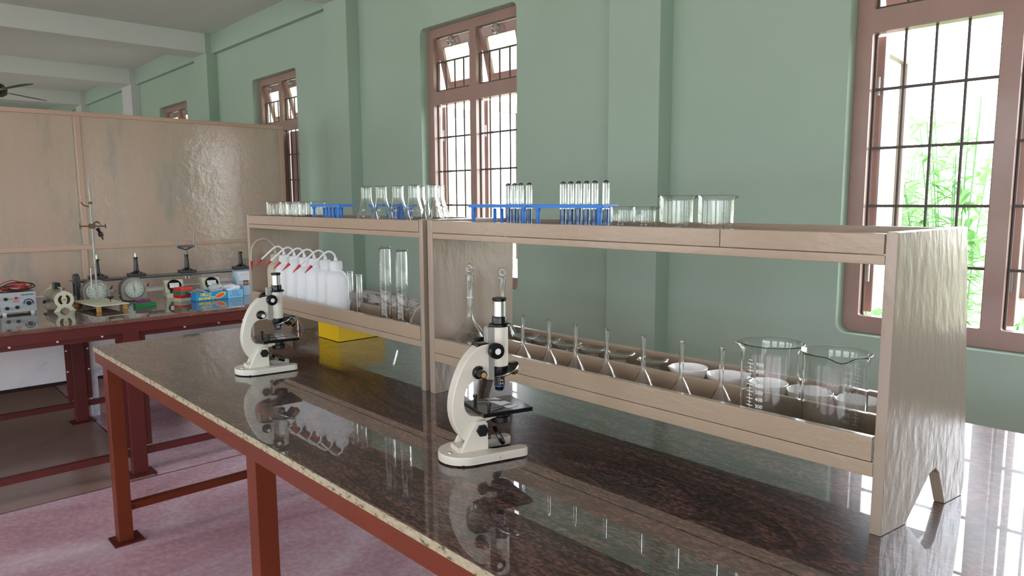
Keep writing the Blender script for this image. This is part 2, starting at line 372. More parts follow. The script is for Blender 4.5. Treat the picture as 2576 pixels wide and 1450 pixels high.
# ------------------------------------------------------------------ plants in the garden outside
def plant(loc, n, H, label, m, seed, name='bamboo_shrub', wide=.03, L=.5):
    rd = random.Random(seed); t = thing(name, label, 'plant', loc)
    st = MB(); lf = MB()
    for k in range(max(5, n//14)):
        a = rd.uniform(0, 2*PI); rr = rd.uniform(0, .5); h = H*rd.uniform(.6, 1)
        p0 = Vector((rr*math.cos(a), rr*math.sin(a), 0)); p1 = p0*1.9+Vector((0, 0, h))
        st.tube(spline([p0, p0*1.1+Vector((0, 0, h*.5)), p1], 4), .006, 6)
        for q in range(22):
            f = rd.uniform(.25, 1); base = p0.lerp(p1, f); az = rd.uniform(0, 2*PI); l = L*rd.uniform(.5, 1.1); wd = wide*rd.uniform(.7, 1.3)
            d = Vector((math.cos(az), math.sin(az), rd.uniform(-.3, .7))).normalized(); s_ = d.cross(Vector((0, 0, 1))).normalized()
            pts = [base+d*l*u+Vector((0, 0, -.45*l*u*u)) for u in (0, .25, .5, .75, 1)]
            wv = [.004, wd, wd*.95, wd*.6, .001]
            for side in (0, 1):
                rows = [(lf.bm.verts.new(p), lf.bm.verts.new(p+s_*(ww if side else -ww)+Vector((0, 0, ww*.35)))) for p, ww in zip(pts, wv)]
                for (a1, b1), (a2, b2) in zip(rows, rows[1:]): lf.bm.faces.new((a1, b1, b2, a2))
    st.obj('stems', LEAFD, t); lf.obj('leaves', m, t)
plant((-1.75, 6.5, -.4), 280, 2.5, 'bamboo clump with thin leaves seen through the middle bars of the largest window', LEAFM, 3, 'bamboo_shrub', .024, .34)
plant((-.98, 4.15, -.4), 120, 1.35, 'broad strap-leaved plant low outside the right casement of the largest window', LEAFM, 8, 'strap_leaf_plant', .045, .6)
plant((-3.1, 9.2, -.4), 250, 2.3, 'darker leafy shrub behind the bamboo outside the largest window', LEAFD, 5, 'leafy_shrub')

# ------------------------------------------------------------------ lab tables
def angle_leg(mb, x0, x1, y0, y1, z0, z1): mb.box(x0, x1, y0, y1, z0, z1, .003)
t = thing('lab_table', 'long lab table with polished dark granite top carrying the two bottle racks and microscopes', 'table')
mb = MB(); mb.box(-2.907, .75, .621, 1.87, .7125, TT, .002)
top = mb.obj('tabletop', GRANITE, t, extra=EDGE)
for p in top.data.polygons:
    if p.normal.z < .5 and (p.normal.y < -.5): p.material_index = 1
MB().box(-2.913, -2.9065, .6205, 1.87, .711, .7292, .002).obj('edge_band', RED, t)
mb = MB()
mb.box(-2.905, .74, .625, .63, .672, .7115, .001); mb.box(-2.905, .74, .63, .665, .7075, .7115)
mb.box(-2.905, .74, 1.84, 1.845, .672, .7115)
mb.box(-2.905, -2.9, .63, 1.84, .672, .7115); mb.box(.735, .74, .63, 1.84, .672, .7115)
for x in (-1.58, -.35): mb.box(x-.02, x+.02, .66, 1.84, .68, .7115)
mb.obj('steel_frame', RED, t)
for x in (-2.86, -1.6, -.35, .66):
    for y in (.637, 1.78):
        lg = MB(); lg.box(x, x+.05, y, y+.05, .006, .7075, .003)
        lo = lg.obj('leg', RED, t); MB().box(x-.025, x+.075, y-.02, y+.08, 0, .006).obj('foot_plate', REDD, lo)
for x in (-2.845, -1.585, -.335, .675):
    rl = MB(); rl.box(x-.004, x+.03, .687, 1.78, .137, .141); rl.box(x-.004, x, .687, 1.78, .105, .141); rl.obj('cross_rail', RED, t)

BX0, BX1 = -4.655, -3.483
t = thing('lab_bench', 'red steel framed bench with granite top along the tan partition', 'bench')
mb = MB(); mb.box(BX0, BX1, -.9, 2.15, .712, TT, .003)
top = mb.obj('benchtop', GRANITE, t, extra=BEDGE)
for p in top.data.polygons:
    if p.normal.x > .5: p.material_index = 1
mb = MB(); mb.box(BX1-.012, BX1-.006, -.9, 2.15, .668, .7115); mb.box(BX1-.05, BX1-.012, -.9, 2.15, .706, .7115)
mb.box(BX1-.03, BX1-.026, -.9, 2.15, .645, .69)
mb.box(BX0+.06, BX0+.066, -.9, 2.15, .668, .7115); mb.box(BX1-.02, BX1-.012, -.9, 2.15, .63, .66) if False else None
for y in (-.86, .893, 2.1): mb.box(BX0+.06, BX1-.02, y-.02, y+.02, .67, .7115)
mb.obj('steel_frame', REDD, t)
legs = [(-3.53, -3.49), (-4.62, -4.58)]
for (x0, x1) in legs:
    for yc in (-.84, .903, 2.08):
        lg = MB(); lg.box(x0, x1, yc-.033, yc+.033, .006, .7115, .003); lg.box(x0+.014, x0+.018, yc-.062, yc+.062, .13, .67)
        lo = lg.obj('leg', REDD, t); MB().box(x0-.03, x1+.03, yc-.06, yc+.06, 0, .006).obj('foot_plate', REDD, lo)
    rl = MB(); rl.box(x0+.016, x0+.02, -.84, 2.08, .086, .115); rl.box(x0-.01, x0+.016, -.84, 2.08, .111, .115); rl.obj('lower_rail', REDD, t)
b0 = None
spots = [(BX1-.026, y, .662) for y in (-.6, -.3, 0, .28, .45, .62, .79, 1.14, 1.3, 1.42, 1.6, 1.8)]+[(-4.602, y, z) for z in (.55, .42, .3) for y in (.85, .956)]
for p in spots:
    if b0 is None: b0 = MB().lathe([(0, -.001), (.0055, 0), (.0045, .002), (0, .003)], 10, Matrix.Rotation(R(90), 4, 'Y')).obj('bolt_head', WHITE, t); o = b0
    else: o = b0.copy(); C.objects.link(o); o.parent = t
    o.location = p
# partition
PX = -4.673
PART = mat('partition_enamel', (204, 174, 154), .2, vary=(1.6, .09), coat=.0)
def partition_mat():
    m = bpy.data.materials.new('partition_panel_enamel'); m.use_nodes = True; n = m.node_tree; b = n.nodes['Principled BSDF']
    t = n.nodes.new('ShaderNodeTexCoord'); mp = n.nodes.new('ShaderNodeMapping'); mp.inputs['Scale'].default_value = (1, 2.2, .6)
    n.links.new(t.outputs['Object'], mp.inputs['Vector'])
    ns = n.nodes.new('ShaderNodeTexNoise'); ns.inputs['Scale'].default_value = 2.2; ns.inputs['Detail'].default_value = 7; ns.inputs['Roughness'].default_value = .6
    n.links.new(mp.outputs[0], ns.inputs['Vector'])
    r = n.nodes.new('ShaderNodeValToRGB'); e = r.color_ramp.elements; e.new(.5)
    for el, (p, c) in zip(e, [(.3, (164, 160, 152)), (.45, (198, 175, 157)), (.66, (206, 179, 163))]): el.position = p; el.color = (*lin(c), 1)
    n.links.new(ns.outputs['Fac'], r.inputs[0]); n.links.new(r.outputs[0], b.inputs['Base Color'])
    b.inputs['Roughness'].default_value = .09; b.inputs['Specular IOR Level'].default_value = .8
    prev = None
    for sc, st, dt in ((5, .3, 2), (34, .16, 5)):
        n2 = n.nodes.new('ShaderNodeTexNoise'); n2.inputs['Scale'].default_value = sc; n2.inputs['Detail'].default_value = dt; n2.inputs['Roughness'].default_value = .6
        n.links.new(t.outputs['Object'], n2.inputs['Vector'])
        bp = n.nodes.new('ShaderNodeBump'); bp.inputs['Strength'].default_value = st; bp.inputs['Distance'].default_value = .01
        n.links.new(n2.outputs['Fac'], bp.inputs['Height'])
        if prev: n.links.new(prev, bp.inputs['Normal'])
        prev = bp.outputs[0]
    n.links.new(prev, b.inputs['Normal'])
    b.inputs['Coat Weight'].default_value = 1; b.inputs['Coat IOR'].default_value = 1.9; b.inputs['Coat Roughness'].default_value = .04
    bp.inputs['Strength'].default_value = .16; n.links.new(prev, b.inputs['Coat Normal'])
    return m
PP = partition_mat()
LOWP = ramp_mat('mottled_white_panel', 2.5, (1, 1.5, 2.5), [(.33, (176, 184, 206)), (.44, (232, 228, 232)), (.7, (242, 236, 236))], .35, detail=8)  # off-white with random bluish mottling, paler than the panels above
t = thing('partition_screen', 'tall glossy tan plywood partition with battens behind the far bench', 'partition')
for y0, y1 in ((-1.6, -.02), (-.02, .985), (.985, 2.2)):
    MB().box(PX-.012, PX, y0+.002, y1-.002, 1.0, 1.735).obj('panel', PP, t)
    MB().box(PX-.012, PX, y0+.002, y1-.002, .735, 1.0).obj('panel', PP, t)
for y0, y1 in ((-1.6, -.02), (-.02, 1.14), (1.14, 2.2)):
    o = MB().box(PX-.012, PX-.001, y0+.003, y1-.003, .235, .735).obj('lower_panel', LOWP, t); o['label'] = 'off-white stained lower panel'
MB().box(PX-.03, PX+.012, -1.6, 2.231, 1.733, 1.757, .002).obj('top_rail', PART, t)
MB().box(PX-.002, PX+.01, -1.6, 2.2, .982, 1.008, .002).obj('middle_rail', PART, t)
MB().box(PX-.03, PX+.01, 2.2, 2.231, 0, 1.733, .002).obj('end_post', PART, t)
for y in (.993, -.02):
    MB().box(PX-.004, PX+.009, y, y+.028, 1.008, 1.733, .002).obj('stile', PART, t)
    MB().box(PX-.004, PX+.009, y-.012, y+.016, .735, .982, .002).obj('stile', PART, t)
    MB().box(PX-.03, PX-.002, y-.02, y+.02, 0, .24, .002).obj('foot', LOWP, t)
struct(MB().box(-13.9, -13.8, -4.9, 2.4, .0, .1).obj('baseboard_west', REDD))
t = thing('stand_in_cabinet', 'made-up dark low cabinet standing in for the unlit background beyond the partition', 'cabinet', (-5.9, .4, 0))  # added cabinet; its dark brown stands in for the unlit gap under the partition
MB().box(-.2, .25, -1.6, 1.4, .0, .7, .004).obj('carcass', mat('unlit_gap_brown', (52, 34, 30), .5, vary=(9, .2)), t)
for k in range(4): MB().box(.25, .262, -1.58+k*.75, -.86+k*.75, .06, .68, .003).obj('door', MATS['unlit_gap_brown'], t)

# ------------------------------------------------------------------ the two bottle racks
def rack(name, label, xl0, xl1, xr0, xr1, group, skew, joint, dz=0, th=.0235):
    t = thing(name, label, 'rack', group=group)
    Y0, Y1, ZT = 1.128, 1.414, 1.2
    def panel(xa, xb, sk, nm='side_panel'):
        # outline in (depth y, z) with the V-notch between the feet
        out = [(Y0, TT), (1.205, TT), (1.282, .796), (1.3, .8), (1.312, .79), (1.335, TT), (1.40, TT), (1.412, .76), (1.42, ZT), (Y0, ZT)]
        mb = MB(); mb.plate(out, xa, xb, (), YZ)
        for v in mb.bm.verts:
            h = (v.co.z-TT)/.47; q = (v.co.y-Y0)/.29
            if sk: v.co.x += (.04*(1-h)+.0125*h)*q
        bmesh.ops.bevel(mb.bm, geom=[e for e in mb.bm.edges], offset=.0018, segments=2, affect='EDGES', profile=.5); mb.wn = True
        return mb.obj(nm, TANP, t)
    panel(xl0, xl1, False); panel(xr0, xr1, skew)
    a, b = xl1, xr0
    MB().box(a, b, Y0+.001, 1.408, 1.1505, 1.165, .0012).obj('upper_shelf', TAN, t)
    for c0, c1 in ((a, joint-.0006), (joint+.0006, b-.002)): MB().box(c0, c1, Y0, Y0+.014, 1.1658, 1.1975, .0015).obj('upper_front_lip', TAN, t)
    MB().box(a, b, 1.396, 1.41, 1.1655, 1.1985, .0015).obj('upper_back_lip', TAN, t)
    MB().box(a, b, Y0+.001, 1.408, .844+dz-th, .844+dz, .0012).obj('lower_shelf', TAN, t)
    MB().box(a, b-.003, Y0, Y0+.014, .845+dz, .884+dz, .0015).obj('lower_front_lip', TAN, t)
    MB().box(a, b, 1.252, 1.264, .8445+dz, .884+dz, .0015).obj('divider', TAN, t)
    MB().box(a, b, 1.396, 1.41, .8445+dz, .886+dz, .0015).obj('lower_back_lip', TAN, t)
    return t
rack('bottle_rack', 'tan painted bottle rack nearer the large window, holding funnels and big beakers', -1.542, -1.519, -.398, -.381, 'tan bottle racks on the long table', True, -.674)
rack('bottle_rack', 'tan painted bottle rack at the far table end, holding white wash bottles', -2.703, -2.683, -1.58, -1.562, 'tan bottle racks on the long table', False, -2.319, .024, .0175)
US, LS, LF = 1.165, .844, .868

# ------------------------------------------------------------------ glassware builders
def vessel(prof, th, n=40):
    """double-walled vessel from an outer profile (bottom centre to rim)"""
    inner = [(max(r-th, .0005), z) for r, z in reversed(prof[1:])]
    inner = [(r, max(z, th*1.6)) for r, z in inner]
    return prof + [((prof[-1][0]*2-th)/2, prof[-1][1]+th*.4)] + inner + [(0, th*1.6)]
def beaker_mb(r, h, th=.0016, spout=True, lip=.0045, az=0.):
    prof = [(0, .001), (r*.8, 0), (r*.93, .0008), (r*.985, .004), (r, .009), (r, h*.45), (r, h*.88), (r+.0008, h*.95), (r+lip*.6, h-.0015), (r+lip, h)]
    mb = MB(); mb.lathe(vessel(prof, th), 48)
    if spout:
        for v in mb.bm.verts:
            if v.co.z > h*.86 and v.co.xy.length > r*.5:
                a = math.atan2(v.co.y, v.co.x)-az; a = (a+PI) % (2*PI)-PI; k = max(0, 1-abs(a)/.42); k = k*k*(3-2*k)
                f = (v.co.z-h*.86)/(h*.14); q = 1+.17*k*f*f; v.co.x *= q; v.co.y *= q; v.co.z -= k*f*h*.035
    return mb
def marks(r, h, items, az, size, parent, ticks=True, minor=1, mirror=False, band=True):
    """printed scale wrapped round a vessel of radius r at azimuth az"""
    mb = MB(); rr = r+.00035
    def put(u, v):
        a = az+(-u if mirror else u)/rr; return (rr*math.cos(a), rr*math.sin(a), v)
    for txt, z in items:
        add_text(mb, txt, size, lambda x, y: put(x+size*1.6, z+y))
        def line(u0, u1, zz, w_):
            st = 4; pv = None
            for k in range(st+1):
                u = u0+(u1-u0)*k/st; c = (mb.bm.verts.new(put(u, zz-w_)), mb.bm.verts.new(put(u, zz+w_)))
                if pv: mb.bm.faces.new((pv[0], c[0], c[1], pv[1]))
                pv = c
        if ticks: line(-size*1.2, size*.35, z, size*.06)
    if ticks and len(items) > 1:
        zs = [z for _, z in items]; dz = zs[1]-zs[0]
        for z in zs:
            for k in range(1, minor+1): line(-size*.9, size*.05, z+dz*k/(minor+1), size*.05)
        z0, z1 = min(zs), max(zs)
        q = [mb.bm.verts.new(put(u, v)) for u, v in ((-size*.47, z0), (-size*.37, z0), (-size*.37, z1), (-size*.47, z1))]; mb.bm.faces.new(q)
    return mb.obj('graduation', TXTW, parent)

# big 1000 ml beakers in the front bay
big = [('900', .118), ('800', .1055), ('700', .093), ('600', .0805), ('500', .068), ('400', .0555), ('300', .043), ('200', .0305), ('100', .018)]
big = list(reversed(big))
b1 = thing('glass_beaker', 'tall glass beaker with its white scale facing front, spout to the left', 'beaker', (-.604, 1.197, LS), 0, 'large beakers in the rack')
beaker_mb(.0515, .15, .0018, az=R(200)).obj('beaker_glass', GLASS, b1); marks(.0515, .15, big, R(-100), .0092, b1)
b2 = thing('glass_beaker', 'tall glass beaker with its spout towards the front, next to the rack end panel', 'beaker', (-.490, 1.197, LS), 0, 'large beakers in the rack')
beaker_mb(.0515, .15, .0018, az=R(-60)).obj('beaker_glass', GLASS, b2); marks(.0515, .15, big, R(72), .0092, b2)
# mid beakers on top
for x, lab, az in ((-.848, 'middle-sized glass beaker with a white scale on the rack top, beside two small beakers', 89), (-.757, 'middle-sized glass beaker on the rack top, nearest the rack end panel', 67)):
    b = thing('glass_beaker', lab, 'beaker', (x, 1.25, US), 0, 'middle-sized beakers on the rack top')
    beaker_mb(.034, .092, .0014, az=R(20)).obj('beaker_glass', GLASS, b); marks(.034, .09, [('100', .025), ('150', .0435), ('200', .062)], R(az), .0092, b, minor=1)
for x, lab in ((-.991, 'small low glass beaker on the rack top, next to the blue test tube rack'), (-.929, 'small low glass beaker on the rack top, touching the middle-sized beaker')):
    b = thing('glass_beaker', lab, 'beaker', (x, 1.25, US), 0, 'small beakers on the near rack top')
    beaker_mb(.0248, .0695, .0012, lip=.003, az=R(30)).obj('beaker_glass', GLASS, b); marks(.0248, .07, [('40', .02), ('60', .032), ('80', .044)], R(-60), .0045, b)
# six small beakers on the far rack
sb = None
for x, y, lab in ((-2.655, 1.215, 'small glass beaker at the far left end of the rack top, first of six'), (-2.592, 1.262, 'small glass beaker second from the far left end of the rack top'), (-2.53, 1.212, 'small glass beaker third from the left end of the far rack top'),
                  (-2.49, 1.262, 'small glass beaker fourth from the left end of the far rack top'), (-2.43, 1.212, 'small glass beaker just before the empty blue rack, fifth in the row'), (-2.39, 1.262, 'small glass beaker standing against the empty blue test tube rack')):
    if sb is None:
        sb = thing('glass_beaker', lab, 'beaker', (x, y, US), 0, 'six small beakers on the far rack top')
        beaker_mb(.0255, .084, .0012, lip=.003, az=R(150)).obj('beaker_glass', GLASS, sb); marks(.0255, .07, [('50', .02), ('75', .034), ('100', .048)], R(-60), .0045, sb)
    else: dup(sb, (x, y, US), random.uniform(-.5, .5), lab)

# conical flasks
fl = None
for i, (x, y, lab) in enumerate(((-2.005, 1.23, 'conical flask first in the row, beside the empty blue rack'), (-1.917, 1.23, 'conical flask second in the row from the empty blue rack'), (-1.825, 1.23, 'conical flask third in the row from the empty blue rack'),
                  (-1.742, 1.23, 'conical flask fourth in the row, with another flask behind each shoulder'), (-1.652, 1.23, 'conical flask closest to the joint between the two racks'), (-1.86, 1.335, 'conical flask standing in the back row behind the third and fourth flasks'), (-1.76, 1.335, 'conical flask standing in the back row behind the last two flasks'))):
    if fl is None:
        fl = thing('conical_flask', lab, 'flask', (x, y, US), 0, 'conical flasks on the far rack top')
        prof = [(0, .001), (.034, 0), (.039, .002), (.0405, .007), (.0395, .014), (.030, .045), (.0205, .076), (.0172, .088), (.0165, .098), (.0165, .125), (.0172, .1285), (.019, .130)]
        MB().lathe(vessel(prof, .0014), 40).obj('flask_glass', GLASS, fl)
        g = MB()
        for tx, z in (('200', .056), ('150', .036)):
            rr = .0405-.0095*(z-.014)/.0305+.0006 if False else .0395-(z-.014)*.306+.0006
            add_text(g, tx, .007, lambda px, py: ((rr-py*.306)*math.cos(R(-52)+px/rr), (rr-py*.306)*math.sin(R(-52)+px/rr), z+py))
        g.obj('graduation', TXTW, fl)
    else: dup(fl, (x, y, US), 0, lab)

# funnels upside down, seven in the front bay
fn = None
for k, (x, lab) in enumerate(((-1.246, 'glass funnel standing mouth down, right behind the nearer microscope'), (-1.156, 'upturned glass funnel second from the nearer microscope'), (-1.072, 'upturned glass funnel third from the nearer microscope'), (-.981, 'upturned glass funnel in the middle of the seven'),
                 (-.883, 'upturned glass funnel third from the big beakers'), (-.790, 'upturned glass funnel second from the big beakers'), (-.701, 'upturned glass funnel right beside the big beakers'))):
    if fn is None:
        fn = tag(MB().lathe([(.0335, 0), (.0345, .0012), (.034, .0022), (.0055, .051), (.0046, .056), (.0044, .128), (.0032, .1265), (.0034, .056), (.0042, .051), (.0326, .0014), (.0335, 0)], 36).obj('glass_funnel', GLASS), lab, 'funnel', 'upturned funnels in the front bay')
        for v in fn.data.vertices:
            if v.co.z > .12: v.co.z -= (v.co.x+.0044)*.9
        fn.location = (x, 1.194, LS); fn.rotation_euler = (0, 0, 2.0)
    else:
        o = dup(fn, (x, 1.194, LS), 2.0+random.uniform(-.4, .4), lab)

# evaporating dishes and watch glasses in the back bay
dish = None
for x, lab in ((-.862, 'white porcelain dish in the back bay, first after the watch glasses'), (-.769, 'white porcelain dish second from the watch glasses, behind the last funnel'), (-.676, 'white porcelain dish seen through the front-scaled big beaker'), (-.590, 'white porcelain dish between the two big beakers, in the back bay'), (-.500, 'white porcelain dish in the back bay nearest the rack end panel')):
    if dish is None:
        dish = thing('evaporating_dish', lab, 'dish', (x, 1.331, LS), 0, 'porcelain dishes in the back bay')
        prof = [(0, .0), (.014, .0), (.018, .001), (.028, .010), (.036, .022), (.0405, .036), (.0415, .0395)]
        m = MB(); m.lathe(vessel(prof, .0024), 40)
        for v in m.bm.verts:
            if v.co.z > .026:
                a = math.atan2(v.co.y, v.co.x)-R(215); a = (a+PI) % (2*PI)-PI; q = max(0, 1-abs(a)/.3); v.co.xy *= 1+.1*q*q*(v.co.z-.026)/.014
        m.obj('dish_bowl', PORC, dish)
    else: dup(dish, (x, 1.331, LS), random.uniform(-.6, .6), lab)
wg = None
for x, lab in ((-1.375, 'clear watch glass in the back bay half hidden by the nearer microscope tube'), (-1.297, 'clear watch glass in the back bay behind the first funnel'), (-1.222, 'clear watch glass in the back bay behind the second funnel'), (-1.138, 'clear watch glass in the back bay behind the third funnel'), (-1.052, 'clear watch glass in the back bay behind the fourth funnel'), (-.957, 'clear watch glass in the back bay beside the first porcelain dish')):
    if wg is None:
        prof = [(0, .0), (.012, .0004), (.023, .003), (.032, .008), (.0365, .0125)]
        m = MB(); m.lathe(vessel(prof, .0018), 36)
        for v in m.bm.verts: v.co.z += .028
        m.lathe([(.012, 0), (.016, 0), (.018, .014), (.020, .0305), (.0185, .0305), (.0165, .014), (.012, 0)], 24)
        wg = tag(m.obj('watch_glass', WATCH), lab, 'watch glass', 'watch glasses in the back bay'); wg.location = (x, 1.331, LS)
    else: dup(wg, (x, 1.331, LS), 0, lab)

# volumetric flasks
def vol_flask(loc, lab, sc, rz=0):
    t = thing('volumetric_flask', lab, 'flask', loc, rz, 'stoppered volumetric flasks')
    prof = [(0, .001), (.030, 0), (.040, .003), (.047, .014), (.0475, .026), (.043, .045), (.030, .066), (.016, .082), (.0095, .097), (.0085, .11), (.0085, .19), (.0102, .193), (.0105, .207), (.0112, .209)]
    MB().lathe(vessel([(r*sc, z*sc) for r, z in prof], .0015), 36).obj('flask_glass', GLASS, t)
    m = MB(); z = .209*sc
    m.lathe([(0, z-.014), (.006, z-.014), (.0072, z), (.0105, z+.001), (.0105, z+.003), (.004, z+.005), (.0035, z+.008), (0, z+.008)], 20)
    m.lathe([(.0085+.0042*math.cos(2*PI*k/12), .0042*math.sin(2*PI*k/12)) for k in range(13)], 20, Matrix.Translation((0, 0, z+.019)) @ Matrix.Rotation(R(90), 4, 'X') @ Matrix.Rotation(R(20), 4, 'Y'))
    m.obj('stopper', SOLID, t)
    mk = MB(); mk.lathe([(.0089*sc, .15*sc), (.0089*sc, .1515*sc)], 24); mk.obj('ring_mark', TXTW, t)
vol_flask((-1.452, 1.198, LS), 'stoppered volumetric flask in the corner of the near rack, behind the microscope arm', 1.0)
vol_flask((-1.471, 1.332, LS), 'stoppered volumetric flask behind the near microscope tube, in the back bay', .9, .6)
vol_flask((-1.655, 1.2, LF), 'stoppered volumetric flask beside the tall cylinders in the wash bottle rack', 1.02, 1.0)

# measuring cylinders
def cylinder(loc, lab, r, h, grp, big_=True):
    t = thing('measuring_cylinder', lab, 'measuring cylinder', loc, 0, grp)
    rb = r*1.55
    prof = [(0, .001), (rb, 0), (rb, .004), (r*1.1, .009), (r, .014), (r, h*.5), (r, h-.006), (r+.001, h-.003), (r+.003, h)]
    inner = [(r-.0015, h), (r-.0016, h*.5), (r-.0016, .016), (0, .015)]
    MB().lathe(prof+inner, 32).obj('cylinder_glass', GLASS, t)
    n = 8 if big_ else 5
    marks(r, h, [('', h*(.15+.09*k)) for k in range(n)], R(-70), .006 if big_ else .004, t)
cylinder((-1.845, 1.19, LF), 'tall wide measuring cylinder nearer the small cylinders', .0172, .244, 'tall measuring cylinders')
cylinder((-1.757, 1.19, LF), 'tall wide measuring cylinder nearer the stoppered flask', .0172, .24, 'tall measuring cylinders')
cylinder((-2.062, 1.195, LF), 'small thin measuring cylinder touching the last wash bottle', .0092, .153, 'small measuring cylinders', False)
cylinder((-1.998, 1.19, LF), 'small thin measuring cylinder standing clear of the wash bottles', .0092, .148, 'small measuring cylinders', False)

# ------------------------------------------------------------------ wash bottles
def wash_bottle(loc, lab, direction, body=POLY, loop=0, rc=.033):
    t = thing('wash_bottle', lab, 'wash bottle', loc, 0, 'wash bottles in the far rack'); t.scale = (1, 1, .95)
    s_ = rc/.033
    prof = [(0, .001), (.030*s_, 0), (.0328*s_, .004), (.033*s_, .012), (.033*s_, .118), (.0325*s_, .13), (.029*s_, .145), (.022*s_, .155), (.0165*s_, .159), (.0155*s_, .166), (0, .166)]
    MB().lathe(prof, 36).obj('bottle_body', body, t)
    MB().lathe([(0, .163), (.0195*s_, .163), (.0198*s_, .166), (.0188*s_, .186), (.0165*s_, .192), (.006, .194), (.0052, .204), (0, .204)], 12).obj('cap', body, t)
    dx, dy = direction; q = math.hypot(dx, dy); dx /= q; dy /= q
    def P(u, z): return (dx*u, dy*u, z)
    if loop:
        pts = spline([P(0, .2), P(.004, .226), P(.03, .252), (P(.062, .248)), P(.082, .222), P(.087, .19), P(.087, .165)], 6); r_ = .0026
        end = P(.087, .165); tip = P(.088, .128)
    else:
        pts = spline([P(0, .2), P(.004, .215), P(.018, .226), P(.034, .222), P(.054, .204), P(.083, .176)], 6); r_ = .0034
        end = P(.083, .176); tip = P(.108, .150)
    MB().tube(pts, r_, 10).obj('spout_tube', body, t)
    MB().tube([end, Vector(end).lerp(Vector(tip), .04), tip], [.0036, .0052, .0012], 10).obj('nozzle', REDP, t)
    return t
wash_bottle((-2.622, 1.2, LF), 'ivory wash bottle with a tall looped spout against the far rack end panel', (-.4, -.9), POLYD, 1)
wash_bottle((-2.538, 1.195, LF), 'white wash bottle second from the rack end panel', (-.62, -.75))
wb = None
for x, y, lab in ((-2.456, 1.196, 'white wash bottle third from the rack end panel'), (-2.376, 1.195, 'white wash bottle fourth from the rack end panel'), (-2.301, 1.194, 'white wash bottle third before the small measuring cylinders'),
                  (-2.225, 1.196, 'white wash bottle standing just behind the last one of the row')):
    if wb is None: wb = wash_bottle((x, y, LF), lab, (-.5, -.85))
    else: dup(wb, (x, y, LF), random.uniform(-.12, .12), lab)
wash_bottle((-2.147, 1.192, LF), 'white wash bottle closest to the small measuring cylinders', (-.75, -.65), POLY, 0, .037)

# ------------------------------------------------------------------ blue test tube racks
def tube_rack(loc, lab, L=.2, npeg=6, pegx=None, rz=0):
    t = thing('test_tube_rack', lab, 'test tube rack', loc, rz, 'blue test tube racks')
    W = .062
    MB().plate(rect(-L/2, L/2, -W/2, W/2, .006), 0, .006, (), None, .001).obj('base', BLUE, t)
    xs = pegx or [-L/2+.055+(L-.075)*k/(npeg-1) for k in range(npeg)]
    MB().plate(rect(-L/2, L/2, -W/2, W/2, .006), .066, .0745, [circ(x, W*.2, .0096, 18) for x in xs], None, .001).obj('top_plate', BLUE, t)
    for x in (-L/2+.014, L/2-.014):
        for y in (-W/2+.01,):
            MB().lathe([(0, .005), (.0055, .005), (.0048, .058), (.0065, .059), (.0065, .067), (0, .067)], 14, c=(x, y, 0)).obj('post', BLUE, t)
    MB().lathe([(0, .005), (.0055, .005), (.0048, .058), (.0065, .059), (.0065, .067), (0, .067)], 14, c=(0, W/2-.008, 0)).obj('post', BLUE, t)
    for x in xs: MB().lathe([(0, .005), (.005, .005), (.0042, .061), (.003, .063), (0, .0635)], 14, c=(x, W*.2, 0)).obj('peg', BLUE, t)
    return t, [(loc[0]+x*math.cos(rz)-W*.2*math.sin(rz), loc[1]+x*math.sin(rz)+W*.2*math.cos(rz)) for x in xs]
tt = None
def tubes(spots, labs, grp):
    global tt
    for (x, y), lab in zip(spots, labs):
        if tt is None:
            L = .123; r = .0079
            prof = [(r+.0008, .0), (r+.001, .0015), (r, .004)]+[(r, z) for z in (.03, .06, .1, L-r)]+[(r*math.cos(a), L-r+r*math.sin(a)) for a in [PI/2*k/6 for k in range(1, 6)]]+[(0, L)]
            inn = [(0, L-.0011)]+[((r-.001)*math.cos(a), L-r+(r-.001)*math.sin(a)) for a in [PI/2*k/6 for k in range(5, 0, -1)]]+[(r-.001, z) for z in (L-r, .06, .004)]+[(r+.0008, 0)]
            tt = tag(MB().lathe(prof+inn, 24).obj('test_tube', GLASS), lab, 'test tube', grp); tt.location = (x, y, US+.006)
        else:
            o = dup(tt, (x, y, US+.006), 0, lab); o['group'] = grp
_, sp = tube_rack((-1.142, 1.262, US), 'blue test tube rack full of upturned tubes, beside the small beakers', .222, 6, [-.045, -.02, .005, .030, .055, .088])
tubes(sp, ['upturned test tube %s in the full blue rack' % k for k in ('nearest the empty end', 'second from the empty end', 'third from the empty end', 'third from the beaker side', 'second from the beaker side', 'closest to the small beakers')], 'test tubes in the full blue rack')
_, sp = tube_rack((-1.387, 1.262, US), 'blue test tube rack holding four tubes in front of the barred window', .222, 6, [-.048, -.02, .005, .029, .052, .083])
tubes([sp[2], sp[3], sp[4], sp[5]], ['upturned test tube %s in the four-tube rack' % k for k in ('beside the empty pegs', 'second from the empty pegs', 'third from the empty pegs', 'farthest from the empty pegs')], 'test tubes in the four-tube rack')
tube_rack((-2.24, 1.235, US), 'empty blue test tube rack between small beakers and conical flasks', .2, 6, [-.075, -.052, -.028, -.004, .02, .05])
tube_rack((-2.02, 1.34, US), 'empty blue test tube rack seen through the conical flasks', .2, 6)

